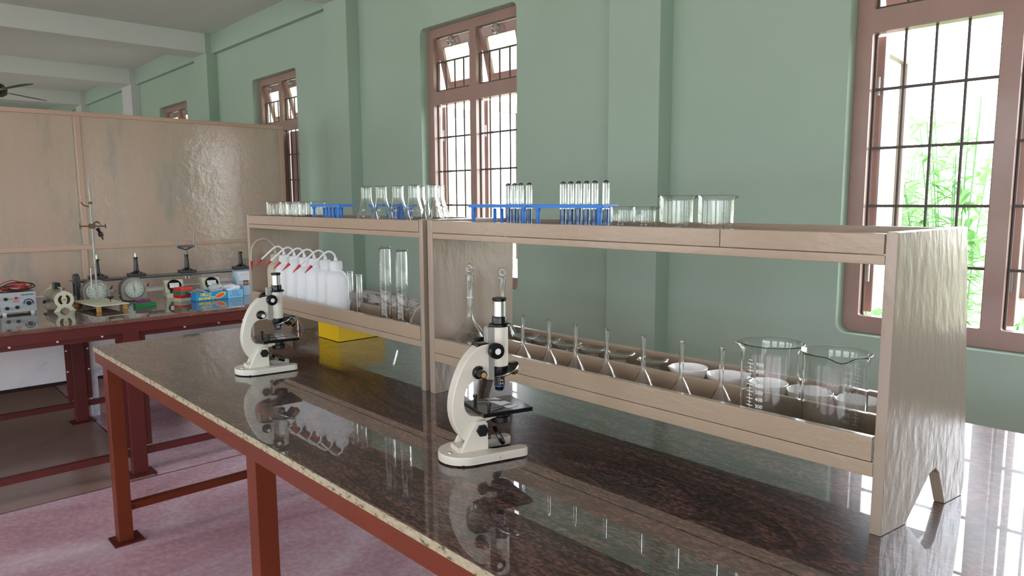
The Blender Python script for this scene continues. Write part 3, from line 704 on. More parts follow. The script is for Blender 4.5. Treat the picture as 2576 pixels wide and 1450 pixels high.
# bundle wrapped in newspaper, yellow carton, rod
NEWS = ramp_mat('newsprint', 60, (.25, 1, 1), [(.42, (110, 104, 100)), (.5, (196, 190, 186)), (.8, (214, 208, 202))], .7)
t = thing('paper_roll', 'newsprint wrapped roll with a brown end lying behind the tall cylinders', 'paper roll', (-2.12, 1.332, LF+.033), 0)
m = MB(); m.tube(spline([(-.13, 0, 0), (0, .004, .002), (.24, 0, .0), (.31, .003, -.002)], 6), .033, 18)
for v in m.bm.verts: v.co += Vector((0, noise.noise(v.co*40), noise.noise(v.co*40+Vector((9, 0, 0)))))*.0035
m.obj('wrapper', NEWS, t); MB().cyl((-.165, 0, 0), (-.132, 0, 0), .028, 18).obj('brown_end', mat('brown_card', (142, 78, 58), .6), t)
t = thing('carton', 'yellow cardboard carton on the granite under the far rack', 'box', (-2.342, 1.302, TT), 0)
MB().box(-.155, 0, 0, .2, .0015, .105, .001).obj('carton_body', YEL, t); MB().box(-.156, .001, -.001, .201, .088, .106, .001).obj('lid', YEL, t)
MB().box(-.152, -.003, .003, .197, 0, .0018).obj('bottom_edge', mat('dark_card', (50, 40, 24), .7), t)
m = MB(); m.tube([(-2.055, 1.365, TT+.003), (-1.895, 1.244, TT+.003)], .003, 10)
tag(m.obj('stirring_rod', mat('milky_rod', (235, 236, 240), .2)), 'white stirring rod lying on the granite under the far rack', 'rod')

# ------------------------------------------------------------------ microscopes
def microscope(loc, rz, label, body, drop, obj_az, brass, slide_turn, tilt_mirror):
    t = thing('microscope', label, 'microscope', loc, rz, 'white student microscopes')
    # horseshoe base
    out = [(-.034+.054*math.cos(a), .054*math.sin(a)) for a in [R(90+180*k/16) for k in range(17)]]
    out += [(.074, -.054)]+[(.074+.0145*math.sin(R(a)), -.0395-.0145*math.cos(R(a))) for a in (30, 60, 90, 120, 150)]+[(.074, -.025), (.03, -.025)]
    out += [(.012+.0*k, .0) for k in ()]+[(.02, -.024), (.012, -.018), (.009, 0), (.012, .018), (.02, .024)]
    out += [(.03, .025), (.074, .025)]+[(.074+.0145*math.sin(R(a)), .0395-.0145*math.cos(R(a))) for a in (30, 60, 90, 120, 150)]+[(.074, .054)]
    ba = MB().plate(out, .003, .02, (), None, .0035).obj('base', body, t)
    for x0, x1, y0, y1 in ((-.06, -.03, -.05, .05), (-.01, .06, -.05, -.03), (-.01, .06, .03, .05)): MB().box(x0, x1, y0, y1, 0, .004).obj('foot_pad', BLACKM, ba)
    sc = MB(); sc.lathe([(.004, 0), (.0035, .002), (0, .0025)], 12, c=(-.07, -.012, .02)); sc.obj('screw', STEEL, ba)
    # pillar cheeks
    chk = [(-.052, .019), (-.028, .064), (-.02, .076), (-.012, .08), (.002, .08), (.008, .073), (.009, .019)]
    m = MB(); m.plate(chk, .0155, .024, (), XZ, .002); m.plate(chk, -.024, -.0155, (), XZ); m.box(-.056, -.03, -.02, .02, .015, .03)
    m.obj('pillar', body, t)
    # arm
    outer = spline([(.016, .233, 0), (-.008, .228, 0), (-.036, .2, 0), (-.055, .16, 0), (-.0645, .12, 0), (-.063, .087, 0), (-.052, .058, 0), (-.034, .036, 0)], 6)
    inner = spline([(.032, .086, 0), (.012, .083, 0), (-.008, .0875, 0), (-.026, .0915, 0), (-.0365, .104, 0), (-.0388, .124, 0), (-.033, .147, 0), (-.018, .1605, 0), (.0, .1625, 0), (.016, .164, 0)], 6)
    poly = [(p.x, p.y) for p in outer]+[(-.012, .032), (.004, .05), (.008, .074), (.03, .08)]+[(p.x, p.y) for p in inner]
    m = MB(); m.plate(poly, -.0145, .0145, (), XZ)
    arm = m.obj('arm', body, t, 30)
    bv = arm.modifiers.new('round', 'BEVEL'); bv.width = .003; bv.segments = 2; bv.limit_method = 'ANGLE'; bv.angle_limit = R(50)
    for s_ in (-1, 1): m = MB().cyl((-.006, s_*.023, .061), (-.006, s_*.031, .061), .0125, 6 if s_ < 0 else 16).obj('hinge_knob', BLACKM, t)
    # rack slide and focus knobs
    m = MB(); m.box(.015, .031, -.0085, .0085, .158, .266-drop*.4, .001); m.box(.0165, .020, -.0035, .0035, .2, .268-drop*.4)
    m.obj('rack_slide', mat('satin_steel', (186, 186, 182), .42, metal=.55), t)
    MB().box(-.008, .018, -.012, .012, .2275, .235, .003).obj('arm_cap', BLACK, t)
    MB().cyl((.0205, -.036, .2235), (.0205, .036, .2235), .005, 12).obj('axle', DSTEEL, t)
    for s_ in (-1, 1):
        M = Matrix.Translation((.0205, 0, .2235)) @ Matrix.Rotation(R(90*s_), 4, 'X')
        k = MB().lathe([(0, .031), (.0134, .031), (.0158, .033), (.0158, .0445), (.0142, .047), (.012, .0475), (0, .0475)], 32, M).obj('coarse_knob', BLACK, t)
        MB().lathe([(0, .047), (.0062, .047), (.0062, .0481), (0, .0483)], 20, M).obj('knob_cap', WHITE, k)
        M = Matrix.Translation((-.008, 0, .178)) @ Matrix.Rotation(R(90*s_), 4, 'X')
        k = MB().lathe([(0, .0135), (.0125, .0135), (.0138, .016), (.0125, .021), (.0085, .0235), (.0082, .04), (.0074, .042), (0, .042)], 28, M).obj('fine_knob', BLACK, t)
        MB().lathe([(0, .0415), (.0058, .0415), (.0056, .0425), (0, .0428)], 18, M).obj('knob_cap', BRASS if brass else WHITE, k)
    # optical tube
    d = drop; cx = .047
    MB().lathe([(0, .184-d), (.0165, .184-d), (.0172, .187-d), (.0172, .264-d), (.0165, .267-d), (0, .267-d)], 36, c=(cx, 0, 0)).obj('body_tube', body, t)
    MB().lathe([(0, .266-d), (.022, .266-d), (.0228, .2675-d), (.022, .2705-d), (.016, .272-d), (.0155, .285-d), (.0148, .2865-d), (0, .2865-d)], 32, c=(cx, 0, 0)).obj('collar', BLACK, t)
    MB().lathe([(0, .286-d), (.0128, .286-d), (.0128, .318-d), (0, .318-d)], 32, c=(cx, 0, 0)).obj('draw_tube', ALU, t)
    e = MB().lathe([(0, .317-d), (.013, .317-d), (.0146, .319-d), (.0146, .3225-d), (.0135, .324-d), (.0065, .324-d), (.0055, .3215-d), (0, .3205-d)], 32, c=(cx, 0, 0)).obj('eyepiece', BLACK, t)
    MB().lathe([(0, .3212-d), (.0054, .3214-d), (.003, .3222-d), (0, .3224-d)], 20, c=(cx, 0, 0)).obj('lens', SOLID, e)
    # revolving nosepiece, its axis leaning forward
    A = R(24); ax = Vector((math.sin(A), 0, -math.cos(A))); pc = Vector((.059, 0, .176-d))
    tx_ = Vector((math.cos(A), 0, math.sin(A))); ty_ = ax.cross(tx_)
    M = Matrix(((tx_.x, ty_.x, ax.x, pc.x), (tx_.y, ty_.y, ax.y, pc.y), (tx_.z, ty_.z, ax.z, pc.z), (0, 0, 0, 1)))
    MB().lathe([(0, -.006), (.013, -.006), (.019, -.003), (.0285, -.0005), (.029, .001), (0, .001)], 36, M).obj('nosepiece', BLACK, t)
    MB().lathe([(0, .0008), (.0298, .0008), (.0302, .0025), (.0295, .0045), (.024, .006), (0, .006)], 36, M).obj('turret_ring', STEEL, t)
    MB().lathe([(0, .163-d), (.014, .163-d), (.017, .17-d), (.0165, .1845-d), (0, .1845-d)], 28, c=(cx, 0, 0)).obj('tube_mount', BLACK, t)
    for q, (azm, ln) in enumerate(obj_az):
        base = M @ Vector((.0165*math.cos(azm), .0165*math.sin(azm), .005))
        rad = ((M @ Vector((math.cos(azm), math.sin(azm), 0)))-(M @ Vector((0, 0, 0)))).normalized()
        dr = (ax*math.cos(A)+rad*math.sin(A)).normalized()
        Mo = Matrix.Translation(base) @ dr.to_track_quat('Z', 'Y').to_matrix().to_4x4()
        o = MB().lathe([(0, -.002), (.0098, -.002), (.0108, .003), (.0108, ln*.72), (.0098, ln*.76), (.0096, ln*.92), (.006, ln), (0, ln)], 24, Mo).obj('objective', BLACK, t)
        MB().lathe([(.0110, ln*.66), (.0110, ln*.7)], 24, Mo).obj('colour_ring', BLUE if q == 0 else YEL, o)
        tx = MB()
        for j, (sx, zz) in enumerate((('10x', ln*.3), ('0.25', ln*.5))):
            add_text(tx, sx, .005, lambda px, py: tuple(Mo @ Vector((.0111*math.cos(-PI/2-px/.0111+2.2*q), .0111*math.sin(-PI/2-px/.0111+2.2*q), zz-py))))
        tx.obj('engraving', TXTW, o)
    # stage, clips, slip, condenser, mirror
    MB().box(-.014, .096, -.052, .052, .094, .1025, .0012).obj('stage', BLACK, t)
    MB().box(.012, .034, -.012, .012, .078, .0945, .003).obj('stage_bracket', body, t)
    for s_ in (-1, 1):
        c = MB(); c.lathe([(0, .1015), (.0032, .1015), (.0032, .112), (.0052, .113), (.0052, .1185), (0, .1185)], 14, c=(.006, s_*.034, 0))
        c = c.obj('stage_clip', BLACK, t)
        m = MB(); m.tube(spline([(.006, s_*.034, .107), (.02, s_*.03, .106), (.05, s_*.02, .1045), (.064, s_*.016, .1038)], 4), .0012, 6); m.box(.052, .066, s_*.017-.004, s_*.017+.004, .1032, .1044)
        m.obj('spring', DSTEEL, c)
    MB().box(-.013, .013, -.038, .038, .1026, .1037, .0002, M=Matrix.Translation((.052, .004, 0)) @ Matrix.Rotation(slide_turn, 4, 'Z')).obj('glinting_glass_slip', PAPER, t)  # glass slip; its bright reflection is put in as plain white colour
    MB().lathe([(0, .066), (.019, .066), (.0205, .068), (.0205, .078), (.017, .08), (.017, .0945), (0, .0945)], 28, c=(cx, 0, 0)).obj('condenser', BLACKM, t)
    M = Matrix.Translation((cx-.004, 0, .037)) @ Matrix.Rotation(tilt_mirror, 4, Vector((.35, 1, 0)))
    mi = MB().lathe([(0, -.005), (.018, -.005), (.0225, -.003), (.0225, .003), (.0205, .0042), (.0195, .0026), (0, .0026)], 32, M).obj('mirror_mount', BLACK, t)
    MB().lathe([(0, .0027), (.0193, .0027), (.0193, .0031), (0, .0033)], 32, M).obj('mirror_glass', MIRR, mi)
    MB().cyl((.008, 0, .034), (cx-.024, 0, .036), .0045, 12).obj('mirror_post', DSTEEL, t)
    return t
microscope((-1.082, .914, TT), R(73.7), 'worn white microscope on the granite in front of the joint between the racks', WORN, 0, [(R(180), .034), (R(-28), .02)], True, R(12), R(62))
microscope((-2.103, .911, TT), R(82), 'clean white microscope farther along the granite, in front of the wash bottles', CREAM, .022, [(R(180), .018), (R(-40), .026), (R(12), .03)], False, R(-8), R(28))

# ------------------------------------------------------------------ apparatus on the far bench (fronts face +x)
# power supply
t = thing('power_supply', 'grey metal power supply box with a big dial, a tangle of leads on top', 'power supply', (-4.006, .565, TT), 0)
MB().box(-.12, -.004, -.071, .071, .012, .103, .002).obj('case', mat('blue_grey_case', (56, 60, 90), .45), t)
f = MB().box(-.004, 0, -.071, .071, .011, .104, .0015).obj('front_panel', mat('grey_panel', (178, 184, 186), .4), t)
for x in (-.1, -.018):
    for y in (-.056, .054): MB().box(x, x+.014, y-.007, y+.007, 0, .013, .001).obj('foot', WHITE, t)
def on_x(mb_): return Matrix.Rotation(R(90), 4, 'Y')
def disc(p, r, h, name, m_, par, n=20, tip=1.0):
    return MB().lathe([(0, 0), (r, 0), (r*tip, h), (0, h)], n, Matrix.Translation(p) @ Matrix.Rotation(R(90), 4, 'Y')).obj(name, m_, par)
k = disc((.0002, .040, .05), .0105, .014, 'dial_knob', BLACKM, t, 18, .85); MB().box(.013, .018, .037, .043, .041, .060, .001, ).obj('pointer', BLACKM, k)
a = MB()
for j in range(12):
    t0, t1 = R(-10+200*j/12), R(-10+200*(j+1)/12)
    vs = [a.bm.verts.new((.0006, .04+rr*math.cos(q), .05+rr*math.sin(q))) for rr, q in ((.016, t0), (.021, t0), (.021, t1), (.016, t1))]; a.bm.faces.new(vs)
a.obj('dial_scale', TXTB, f)
disc((.0002, -.049, .076), .0075, .012, 'switch', BLACKM, t); disc((.0002, -.008, .078), .006, .007, 'pilot_lamp', REDP, t)
disc((.0002, -.046, .032), .008, .009, 'terminal', BLACKM, t); disc((.0002, -.007, .034), .008, .009, 'terminal', BLACKM, t)
MB().box(0, .0006, .012, .062, .088, .094).obj('title_strip', TXTK, f)
m = MB(); add_text(m, 'BATTERY ELIMINATOR', .0046, lambda x, y: (.0008, .037+x, .091+y)); m.obj('lettering', TXTW, f)
m = MB(); m.plate([(-.008+.011*math.cos(2*PI*k/24), .062+.0045*math.sin(2*PI*k/24)) for k in range(24)], 0, .0007, (), YZ); m.obj('logo', REDP, f)
m = MB(); m.plate([(-.008+.007*math.cos(2*PI*k/24), .062+.002*math.sin(2*PI*k/24)) for k in range(24)], 0, .0009, [[(-.008+.005*math.cos(2*PI*k/24), .062+.001*math.sin(2*PI*k/24)) for k in range(24)]], YZ); m.obj('logo_mark', TXTW, f)
def coil(name, label, m_, seed, c, n=10, r=.0024, spread=.075):
    rd = random.Random(seed); pts = []
    for k in range(n*4):
        a = k*PI/2+rd.uniform(-.25, .25); q = spread*rd.uniform(.75, 1.0)
        pts.append((c[0]+.03*math.sin(k*.9+seed)+.012*(k % 3-1), c[1]+.012*math.sin(k*.37)+q*math.cos(a), c[2]+r+.002+(.026+.011*math.sin(k*.6+seed))*(1+math.sin(a))*.62))
    tag(MB().tube(spline(pts, 8), r, 8).obj(name, m_), label, 'cable')
coil('test_lead', 'black test lead coiled on top of the power supply', BLACKM, 4, (-4.06, .572, .834), 4, .0024, .07)
coil('test_lead', 'red test lead tangled with the black one on the power supply', REDP, 9, (-4.05, .562, .834), 4, .0022, .06)

# rheostat
t = thing('rheostat', 'cream sliding rheostat with round end plates on the bench beside the power supply', 'rheostat', (-3.96, .742, TT), 0)
def endplate(x):
    out = []
    for a in range(-45, 226, 15): out.append((.041*math.cos(R(a)), .056+.041*math.sin(R(a))))
    out += [(-.03, .02), (-.048, .0), (-.022, .0), (-.016, .012), (0, .02), (.016, .012), (.022, 0), (.048, 0), (.03, .02)]
    def arc(s_): return [(s_*.026*math.cos(R(a)), .056+.026*math.sin(R(a))) for a in range(-60, 61, 15)]+[(s_*.012*math.cos(R(a)), .056+.02*math.sin(R(a))) for a in range(60, -61, -20)]
    return MB().plate(out, x-.005, x, [arc(1), arc(-1)], YZ).obj('end_plate', CREAMM, t)
endplate(0); endplate(-.255)
m = MB(); m.lathe([(.031, -.25), (.033, -.25), (.033, -.006), (.031, -.006)], 32, Matrix.Translation((0, 0, .056)) @ Matrix.Rotation(R(90), 4, 'Y')); m.obj('winding', mat('rheostat_ceramic', (176, 170, 146), .5, bump=(4, .6, (400, 1, 1))), t)
disc((-.004, 0, .056), .006, .008, 'centre_nut', BRASS, t)
MB().tube([(-.255, 0, .108), (0, 0, .108)], .0045, 10).obj('slide_bar', STEEL, t)
m = MB(); m.box(-.19, -.13, -.014, .014, .096, .126, .004); m.obj('slider', BLACKM, t)
disc((-.006, 0, .108), .008, .012, 'bar_nut', STEEL, t)
for x in (-.255, -.005): MB().box(x-.003, x+.003, -.008, .008, .094, .113, .001).obj('bar_bracket', CREAMM, t)
disc((-.2, -.05, .03), .007, .014, 'terminal', BLACKM, t); MB().box(-.205, -.195, -.052, -.028, .027, .04).obj('terminal_lug', DSTEEL, t)

# stop clocks
def stop_clock(loc, lab, hands):
    t = thing('stop_clock', lab, 'clock', loc, 0, 'round faced stop clocks')
    out = [(-.055, .006), (.055, .006), (.061, .02)]+[(.063*math.cos(R(a)), .062+.061*math.sin(R(a))) for a in range(0, 181, 12)]+[(-.061, .02)]
    b = MB().plate(out, -.06, -.002, (), YZ).obj('case', mat('brown_grey_crackle', (104, 92, 80), .5, vary=(30, .15)), t)
    MB().plate(out, -.002, .001, (), YZ, .0008).obj('face_plate', mat('grey_crackle', (150, 146, 136), .45), t)
    d_ = MB().lathe([(0, 0), (.046, 0), (.0475, .001), (.049, .006), (.046, .0065), (.046, .002), (0, .002)], 40, Matrix.Translation((.001, 0, .06)) @ Matrix.Rotation(R(90), 4, 'Y')).obj('bezel', STEEL, t)
    MB().lathe([(0, .0012), (.0455, .0012), (.0455, .0026), (0, .0026)], 40, Matrix.Translation((.001, 0, .06)) @ Matrix.Rotation(R(90), 4, 'Y')).obj('dial', mat('ivory_dial', (226, 228, 220), .4), d_)
    m = MB()
    for k in range(60):
        a = 2*PI*k/60; L_ = .0045 if k % 5 else .008; s_ = .00045 if k % 5 else .0009; c_, n_ = math.cos(a), math.sin(a)
        vs = [m.bm.verts.new((.0039, (.042-l)*c_-w_*n_, .06+(.042-l)*n_+w_*c_)) for l, w_ in ((0, s_), (0, -s_), (L_, -s_), (L_, s_))]; m.bm.faces.new(vs)
    for k in range(12): add_text(m, str((60-5*k) % 60 or 60) if False else str(((3-k) % 12)*5 or 60), .0065, lambda x, y: (.0039, .031*math.cos(R(30*k))+x, .06+.031*math.sin(R(30*k))+y))
    m.obj('scale', TXTK, d_)
    for a, L_ in hands:
        a = R(a); MB().tube([(.0055, -.008*math.cos(a), .06-.008*math.sin(a)), (.0055, L_*math.cos(a), .06+L_*math.sin(a))], [.0014, .0005], 6).obj('hand', TXTK, d_)
    MB().lathe([(0, 0), (.046, 0), (.04, .006), (.02, .0095), (0, .0105)], 40, Matrix.Translation((.0068, 0, .06)) @ Matrix.Rotation(R(90), 4, 'Y')).obj('cover_glass', PANE, d_)
    MB().tube(spline([(-.03, .06, .066), (-.03, .07, .068), (-.03, .078, .074), (-.03, .08, .084)], 4), .0035, 8).obj('lever', mat('dark_red_lever', (96, 30, 30), .4), t)
    for y in (-.045, .045):
        for x in (-.05, -.008): MB().cyl((x, y, 0), (x, y, .007), .006, 12).obj('foot', BLACKM, t)
    MB().cyl((-.03, -.062, .028), (-.03, -.072, .028), .004, 10).obj('winding_key', BRASS, t)
stop_clock((-4.15, .925, TT), 'round faced stop clock standing behind the retort stand', [(110, .034), (250, .02)])
stop_clock((-4.13, 1.098, TT), 'round faced stop clock with a clear view, behind the purple and green boxes', [(100, .038), (-90, .022)])

# optical bench
t = thing('optical_bench', 'long steel optical bench bar with black uprights along the partition', 'optical bench', (-4.33, 0, TT), 0)
m = MB(); m.box(-.035, .035, .868, 2.06, .098, .112, .003); m.obj('bar', DSTEEL, t)
for y in (.873, 2.05):
    s_ = MB(); s_.plate([(-.06, 0), (.06, 0), (.055, .02), (.04, .035), (.038, .11), (.03, .135), (0, .145), (-.03, .135), (-.038, .11), (-.04, .035), (-.055, .02)], y-.012, y+.012, [[(-.02, .03), (.02, .03), (.02, .095), (-.02, .095)]], Matrix(((1, 0, 0, 0), (0, 0, 1, 0), (0, 1, 0, 0), (0, 0, 0, 1))), .002)
    s_.obj('end_stand', mat('cast_grey', (62, 64, 66), .5), t)
MB().cyl((0, .86, .112), (0, .835, .112), .005, 10).obj('thumb_screw', BRASS, t)
def upright(y, top, pin):
    u = MB(); u.box(-.045, .045, y-.04, y+.04, .112, .127, .003); s_ = u.obj('saddle', mat('cast_grey', (62, 64, 66), .5), t)
    p = MB().lathe([(0, .126), (.03, .126), (.028, .133), (.015, .138), (.0125, .15), (.0095, .205), (.011, .207), (.011, .217), (0, .217)], 20, c=(0, y, 0)).obj('upright', BLACK, t)
    MB().cyl((0, y+.009, .212), (0, y+.022, .213), .003, 8).obj('clamp_screw', BRASS, p)
    if pin == 'pin': MB().lathe([(0, .216), (.005, .216), (.005, .232), (.0015, .246), (0, .25)], 12, c=(0, y, 0)).obj('pin', STEEL, p)
    if pin == 'fork':
        f_ = MB(); f_.cyl((0, y, .216), (0, y, .24), .006, 12); f_.tube([(0, y-.044, .262), (0, y, .244), (0, y+.044, .262)], .005, 8); f_.box(-.006, .006, y-.05, y+.05, .258, .27, .002)
        f_.cyl((0, y-.046, .25), (0, y-.05, .33), .0032, 8); f_.cyl((0, y+.044, .25), (0, y+.05, .338), .0032, 8); f_.obj('fork', DSTEEL, p)
    c_ = MB(); c_.cyl((0, y-.01, .075), (0, y-.01, .1), .004, 8); c_.cyl((0, y+.01, .075), (0, y+.01, .1), .004, 8); c_.box(-.02, .02, y-.02, y+.02, .092, .099); c_.obj('clamp_bolts', STEEL, s_)
upright(.976, .9, 'pin'); upright(1.168, .9, 'pin'); upright(1.44, .9, 'fork'); upright(1.757, .9, ''); 

# retort stand with clamp
t = thing('retort_stand', 'tall retort stand on a cream plate base with a clamp on its rod', 'stand', (-3.972, .898, TT), R(8))
MB().box(-.15, .15, -.075, .075, .024, .029, .001).obj('base_plate', CREAMM, t)
for x in (-.135, .135):
    for y in (-.06, .06): MB().cyl((x, y, 0), (x, y, .0245), .0115, 14).obj('rubber_foot', RUBBER, t)
m = MB(); m.cyl((-.03, 0, .028), (-.03, 0, .62), .0052, 14); m.obj('rod', mat('weathered_steel', (150, 148, 140), .4, metal=.6, vary=(20, .2)), t)
m = MB(); m.cyl((-.03, 0, .512), (-.03, 0, .524), .009, 14); m.tube(spline([(-.03, -.008, .5), (-.03, -.03, .506), (-.03, -.042, .522)], 4), .003, 8); m.obj('hook_collar', mat('rusty_steel', (110, 84, 58), .6), t)
m = MB(); m.cyl((-.03, -.055, .405), (-.03, .06, .402), .004, 10); m.box(-.042, -.018, -.012, .012, .392, .416, .003); m.cyl((-.03, -.055, .39), (-.03, -.055, .42), .0025, 8); m.cyl((-.03, .062, .39), (-.03, .062, .414), .003, 8)
m.obj('clamp_bar', mat('rusty_steel', (110, 84, 58), .6), t)
m = MB(); m.tube(spline([(-.03, .005, .412), (-.03, .02, .424), (-.03, .04, .415), (-.03, .036, .4)], 5), .004, 8); m.obj('clamp_jaw', DSTEEL, t)
m = MB(); m.cyl((-.03, .024, .392), (-.03, .034, .37), .010, 12, .006); m.cyl((-.03, .034, .37), (-.03, .04, .352), .0115, 12); m.cyl((-.03, .04, .354), (-.03, .046, .336), .004, 8); m.obj('clamp_knob', BLACKM, t)
m = MB(); m.cyl((.045, .03, .028), (.045, .03, .042), .002, 8); m.lathe([(0, .042), (.005, .042), (.015, .05), (.0155, .056), (0, .057)], 16, c=(.045, .03, 0)); m.obj('levelling_screw', BLACKM, t)
m = MB(); m.tube([(-.03, -.007, .20), (-.03, -.025, .198), (-.03, -.027, .09)], .002, 8)
tag(m.obj('bent_rod', STEEL), 'thin bent steel rod hooked on the retort stand, in front of the stop clock', 'rod'); m = None
bpy.data.objects['bent_rod'].location = (-3.972, .898, TT)

# magnet boxes
def box_thing(name, lab, m_, loc, sx, sy, sz, rz=0, lid=None, grp='small magnet boxes in a stack'):
    t = thing(name, lab, 'box', loc, rz, grp)
    MB().box(-sx/2, sx/2, -sy/2, sy/2, 0, sz*.55, .0012).obj('tray', m_, t); MB().box(-sx/2-.0008, sx/2+.0008, -sy/2-.0008, sy/2+.0008, sz*.55, sz, .0015).obj('lid', lid or m_, t)
    return t
zz = TT
for k, (m_, lab) in enumerate(((mat('cream_card', (206, 204, 178), .5), 'cream box lowest of the stack of small boxes'), (REDP, 'red box just above the cream one in the small stack'), (GRNP, 'green box between the two red ones in the small stack'), (mat('bright_red_plastic', (206, 44, 46), .35), 'red box topmost of the stack of small boxes'))):
    box_thing('magnet_box', lab, m_, (-3.925, 1.278, zz), .06, .074, .0185, R(14+3*k)); zz += .0185
box_thing('magnet_box', 'green flat box lying on the bench under a purple bar', GRNP, (-3.87, 1.072, TT), .05, .095, .02, R(2), grp='bar magnet cases')
t = box_thing('magnet_bar_case', 'purple bar case lying on the green flat box', PURP, (-3.872, 1.066, TT+.02), .03, .064, .014, R(2), grp='bar magnet cases')
# carton of magnets
t = thing('magnet_carton', 'open light blue carton with yellow lettering, full of odds and ends', 'box', (-3.842, 1.437, TT), R(1.5))
cb = MB(); cb.box(-.1, 0, -.128, .128, 0, .004); cb.box(-.003, 0, -.128, .128, 0, .046); cb.box(-.1, -.097, -.128, .128, 0, .046); cb.box(-.1, 0, -.128, -.125, 0, .046); cb.box(-.1, 0, .125, .128, 0, .046)
cbo = cb.obj('tray', SKYB, t)
MB().box(.0002, .0008, .044, .1275, .001, .0455).obj('pale_side', mat('pale_blue_print', (130, 196, 232), .4), t)
m = MB(); add_text(m, 'HELLO', .0215, lambda x, y: (.0012, -.072+x, .0335+y), .9, .0006); add_text(m, 'MAGNETS', .0215, lambda x, y: (.0012, -.07+x, .0125+y), .86, .0006); m.obj('lettering', TXTY, t)
m = MB(); m.plate([(.004+.031*math.cos(a)*math.cos(.35)-.0135*math.sin(a)*math.sin(.35), .024+.031*math.cos(a)*math.sin(.35)+.0135*math.sin(a)*math.cos(.35)) for a in [2*PI*k/28 for k in range(28)]], .0009, .0012, (), YZ); m.obj('yellow_oval', TXTY, t)
m = MB(); m.plate([(.003+.026*math.cos(a)*math.cos(.35)-.010*math.sin(a)*math.sin(.35), .0235+.026*math.cos(a)*math.sin(.35)+.010*math.sin(a)*math.cos(.35)) for a in [2*PI*k/28 for k in range(28)]], .0012, .0015, (), YZ); m.obj('red_oval', mat('orange_print', (228, 98, 54), .5), t)
m = MB()
for s_, z in (('Essential for', .036), ('Experiments', .0255), ('upto 10 in magnetism', .015)): add_text(m, s_, .0085, lambda x, y: (.0012, .085+x, z+y), .82)
m.obj('small_print', TXTB, t)
# contents
def crumple(mb, c, s, seed, sub=3, amp=.35):
    r_ = bmesh.ops.create_icosphere(mb.bm, subdivisions=sub, radius=1); o = Vector((seed*3.1, seed, 0))
    for v in r_['verts']:
        d = v.co.normalized(); k = 1+amp*noise.noise(d*2.2+o)+.5*amp*abs(noise.noise(d*5+o)); v.co = Vector((d.x*s[0]*k+c[0], d.y*s[1]*k+c[1], d.z*s[2]*k+c[2]))
m = MB(); crumple(m, (-3.885, 1.435, .785), (.035, .034, .026), 2); tag(m.obj('plastic_bag', mat('clear_bag', (226, 232, 230), .15, trans=.4)), 'crumpled clear plastic bag in the light blue carton', 'bag')
m = MB(); crumple(m, (-3.895, 1.51, .782), (.04, .05, .018), 5); crumple(m, (-3.9, 1.54, .776), (.03, .03, .02), 8); tag(m.obj('cloth_bundle', PAPER), 'white crumpled bundle in the light blue carton near its plain end', 'bundle')
t = thing('marker_case', 'bright blue flat case slanting out of the light blue carton', 'case', (-3.89, 1.375, .77), 0)
MB().box(-.018, .018, -.04, .04, -.005, .008, .003, M=Matrix.Rotation(R(-24), 4, 'X')).obj('case_body', mat('bright_blue', (20, 120, 200), .3), t)
for k in range(5):
    m = MB(); y = 1.318+.008*k; m.box(-.008, .008, -.045, .045, -.002, .002, M=Matrix.Translation((-3.885+.004*k, y+.02, .768+.002*k)) @ Matrix.Rotation(R(-14-2*k), 4, 'X') @ Matrix.Rotation(R(6*k-10), 4, 'Z'))
    tag(m.obj('card_strip', mat('card_strip_%d' % (k % 2), ((206, 190, 164), (168, 152, 132))[k % 2], .6)), 'pale card strip fanned in the near corner of the light blue carton', 'card strip', 'card strips in the carton')

# galvanometers
def meter(loc, lab, rz, body=CREAMM):
    t = thing('galvanometer', lab, 'meter', loc, rz, 'sloping front meters')
    prof = [(-.06, 0), (.05, 0), (.05, .022), (.022, .026), (-.012, .09), (-.06, .09)]
    MB().plate(prof, -.047, .047, (), XZ, .001).obj('case', body, t)
    ang = math.atan2(.064, .034); M = Matrix.Translation((.005, 0, .058)) @ Matrix.Rotation(PI/2-ang+0, 4, 'Y') if False else Matrix.Translation((.0052, 0, .0585)) @ Matrix.Rotation(math.atan2(.064, .034), 4, 'Y')
    r_ = MB().lathe([(0, 0), (.035, 0), (.036, .002), (.0355, .008), (.031, .0085), (.030, .004), (0, .004)], 36, M).obj('bezel', BLACK, t)
    m = MB(); m.plate([(.024*math.cos(a)*(1 if True else 1), .024*math.sin(a)) for a in [R(q) for q in range(200, 521, 12)] if True][:0] or [(-.016, -.024), (.012, -.024), (.012, .024), (-.016, .024)][::1], .0042, .0052, (), M); m.obj('dial', mat('white_dial', (232, 232, 236), .4), r_)
    m = MB(); m.plate([(-.008+.014*0, -.0005), (-.008, .0005), (.008, .006), (.008, .005)], .0054, .0058, (), M)
    for k in range(15):
        a = R(125+110*k/14); c_, s_ = math.cos(a), math.sin(a); vs = [m.bm.verts.new(M @ Vector((.018+q*c_*1.0+w_*s_, q*s_-w_*c_, .0056))) for q, w_ in ((.026, .0003), (.03, .0003), (.03, -.0003), (.026, -.0003))]; m.bm.faces.new(vs)
    m.obj('scale', TXTK, r_)
    for y in (-.022, .022): MB().lathe([(0, .022), (.005, .022), (.0065, .03), (.0065, .042), (0, .043)], 14, c=(.037, y, 0)).obj('terminal', BLACKM, t)
meter((-4.15, 1.306, TT), 'cream galvanometer with black round dial behind the stack of small boxes', R(-8))
meter((-4.14, 1.505, TT), 'cream galvanometer with black round dial behind the light blue carton', R(-4))
t = thing('bench_meter', 'pale blue sloping bench meter against the far rack end panel', 'meter', (-4.14, 1.71, TT), R(-4))
MB().plate([(-.07, 0), (.06, 0), (.06, .03), (.01, .042), (-.04, .112), (-.07, .112)], -.06, .06, (), XZ, .002).obj('case', PALEB, t)
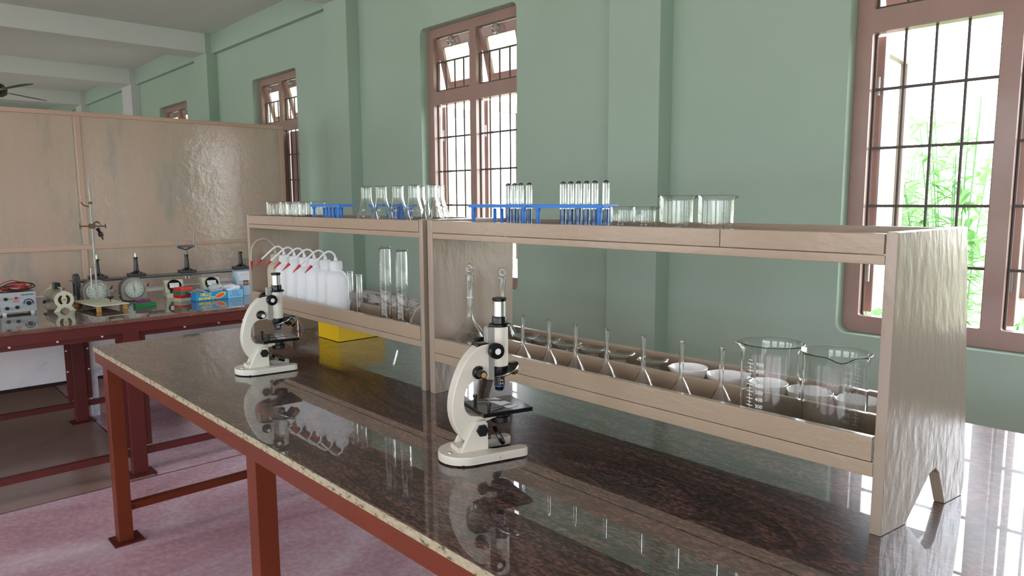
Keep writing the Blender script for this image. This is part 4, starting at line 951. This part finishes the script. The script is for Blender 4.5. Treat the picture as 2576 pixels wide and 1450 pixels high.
M = Matrix.Translation((-.015, 0, .078)) @ Matrix.Rotation(math.atan2(.07, .05), 4, 'Y')
m = MB(); m.plate(rect(-.034, .028, -.046, .046, .004), .0, .004, (), M); f = m.obj('dial_window', mat('white_dial', (232, 232, 236), .4), t)
m = MB()
for k in range(21):
    a = R(120+120*k/20); c_, s_ = math.cos(a), math.sin(a); vs = [m.bm.verts.new(M @ Vector((.03+q*c_+w_*s_, q*s_-w_*c_, .0046))) for q, w_ in ((.044, .0003), (.05, .0003), (.05, -.0003), (.044, -.0003))]; m.bm.faces.new(vs)
m.obj('scale', TXTK, f)
t = thing('coil_box', 'pale blue printed box with a copper coil standing on it, beside the carton', 'box', (-3.95, 1.632, TT), 0)
MB().box(-.04, .03, -.034, .04, 0, .056, .001).obj('box_body', PALEB, t)
t = thing('copper_coil', 'copper wire coil on the pale blue printed box', 'coil', (-3.93, 1.618, TT+.056), 0)
MB().lathe([(0, 0), (.014, 0), (.014, .003), (.010, .003), (.010, .022), (.014, .022), (.014, .025), (0, .025)], 20).obj('spool', BLACKM, t); MB().lathe([(.0101, .0032), (.0125, .004), (.0125, .021), (.0101, .0218)], 20).obj('winding', COPPER, t)
tag(MB().box(-4.64, -4.5, 1.26, 1.4, TT, TT+.0012).obj('paper_sheet', PAPER), 'white sheet of paper lying on the bench against the partition', 'paper')

# ------------------------------------------------------------------ ceiling fan
t = thing('ceiling_fan', 'dark ceiling fan hanging beyond the partition', 'fan', (-7.55, 1.03, 0), 0)
FANM = mat('dark_brown_fan', (28, 22, 20), .4)
MB().cyl((0, 0, 2.27), (0, 0, ZC), .012, 12).obj('down_rod', FANM, t)
MB().lathe([(0, 2.15), (.06, 2.15), (.09, 2.17), (.095, 2.22), (.07, 2.25), (.03, 2.27), (.02, 2.31), (0, 2.31)], 28).obj('motor', FANM, t)
for a in (15, 135, 255):
    M = Matrix.Rotation(R(a), 4, 'Z') @ Matrix.Translation((0, 0, 2.2)) @ Matrix.Rotation(R(9), 4, 'X')
    b = MB().plate([(.15, -.045), (.56, -.065), (.6, -.04), (.6, .03), (.56, .055), (.15, .04)], -.002, .002, (), M).obj('blade', FANM, t)
    MB().box(.07, .18, -.016, .016, -.006, .004, .001, M=M).obj('blade_arm', BRASS, b)
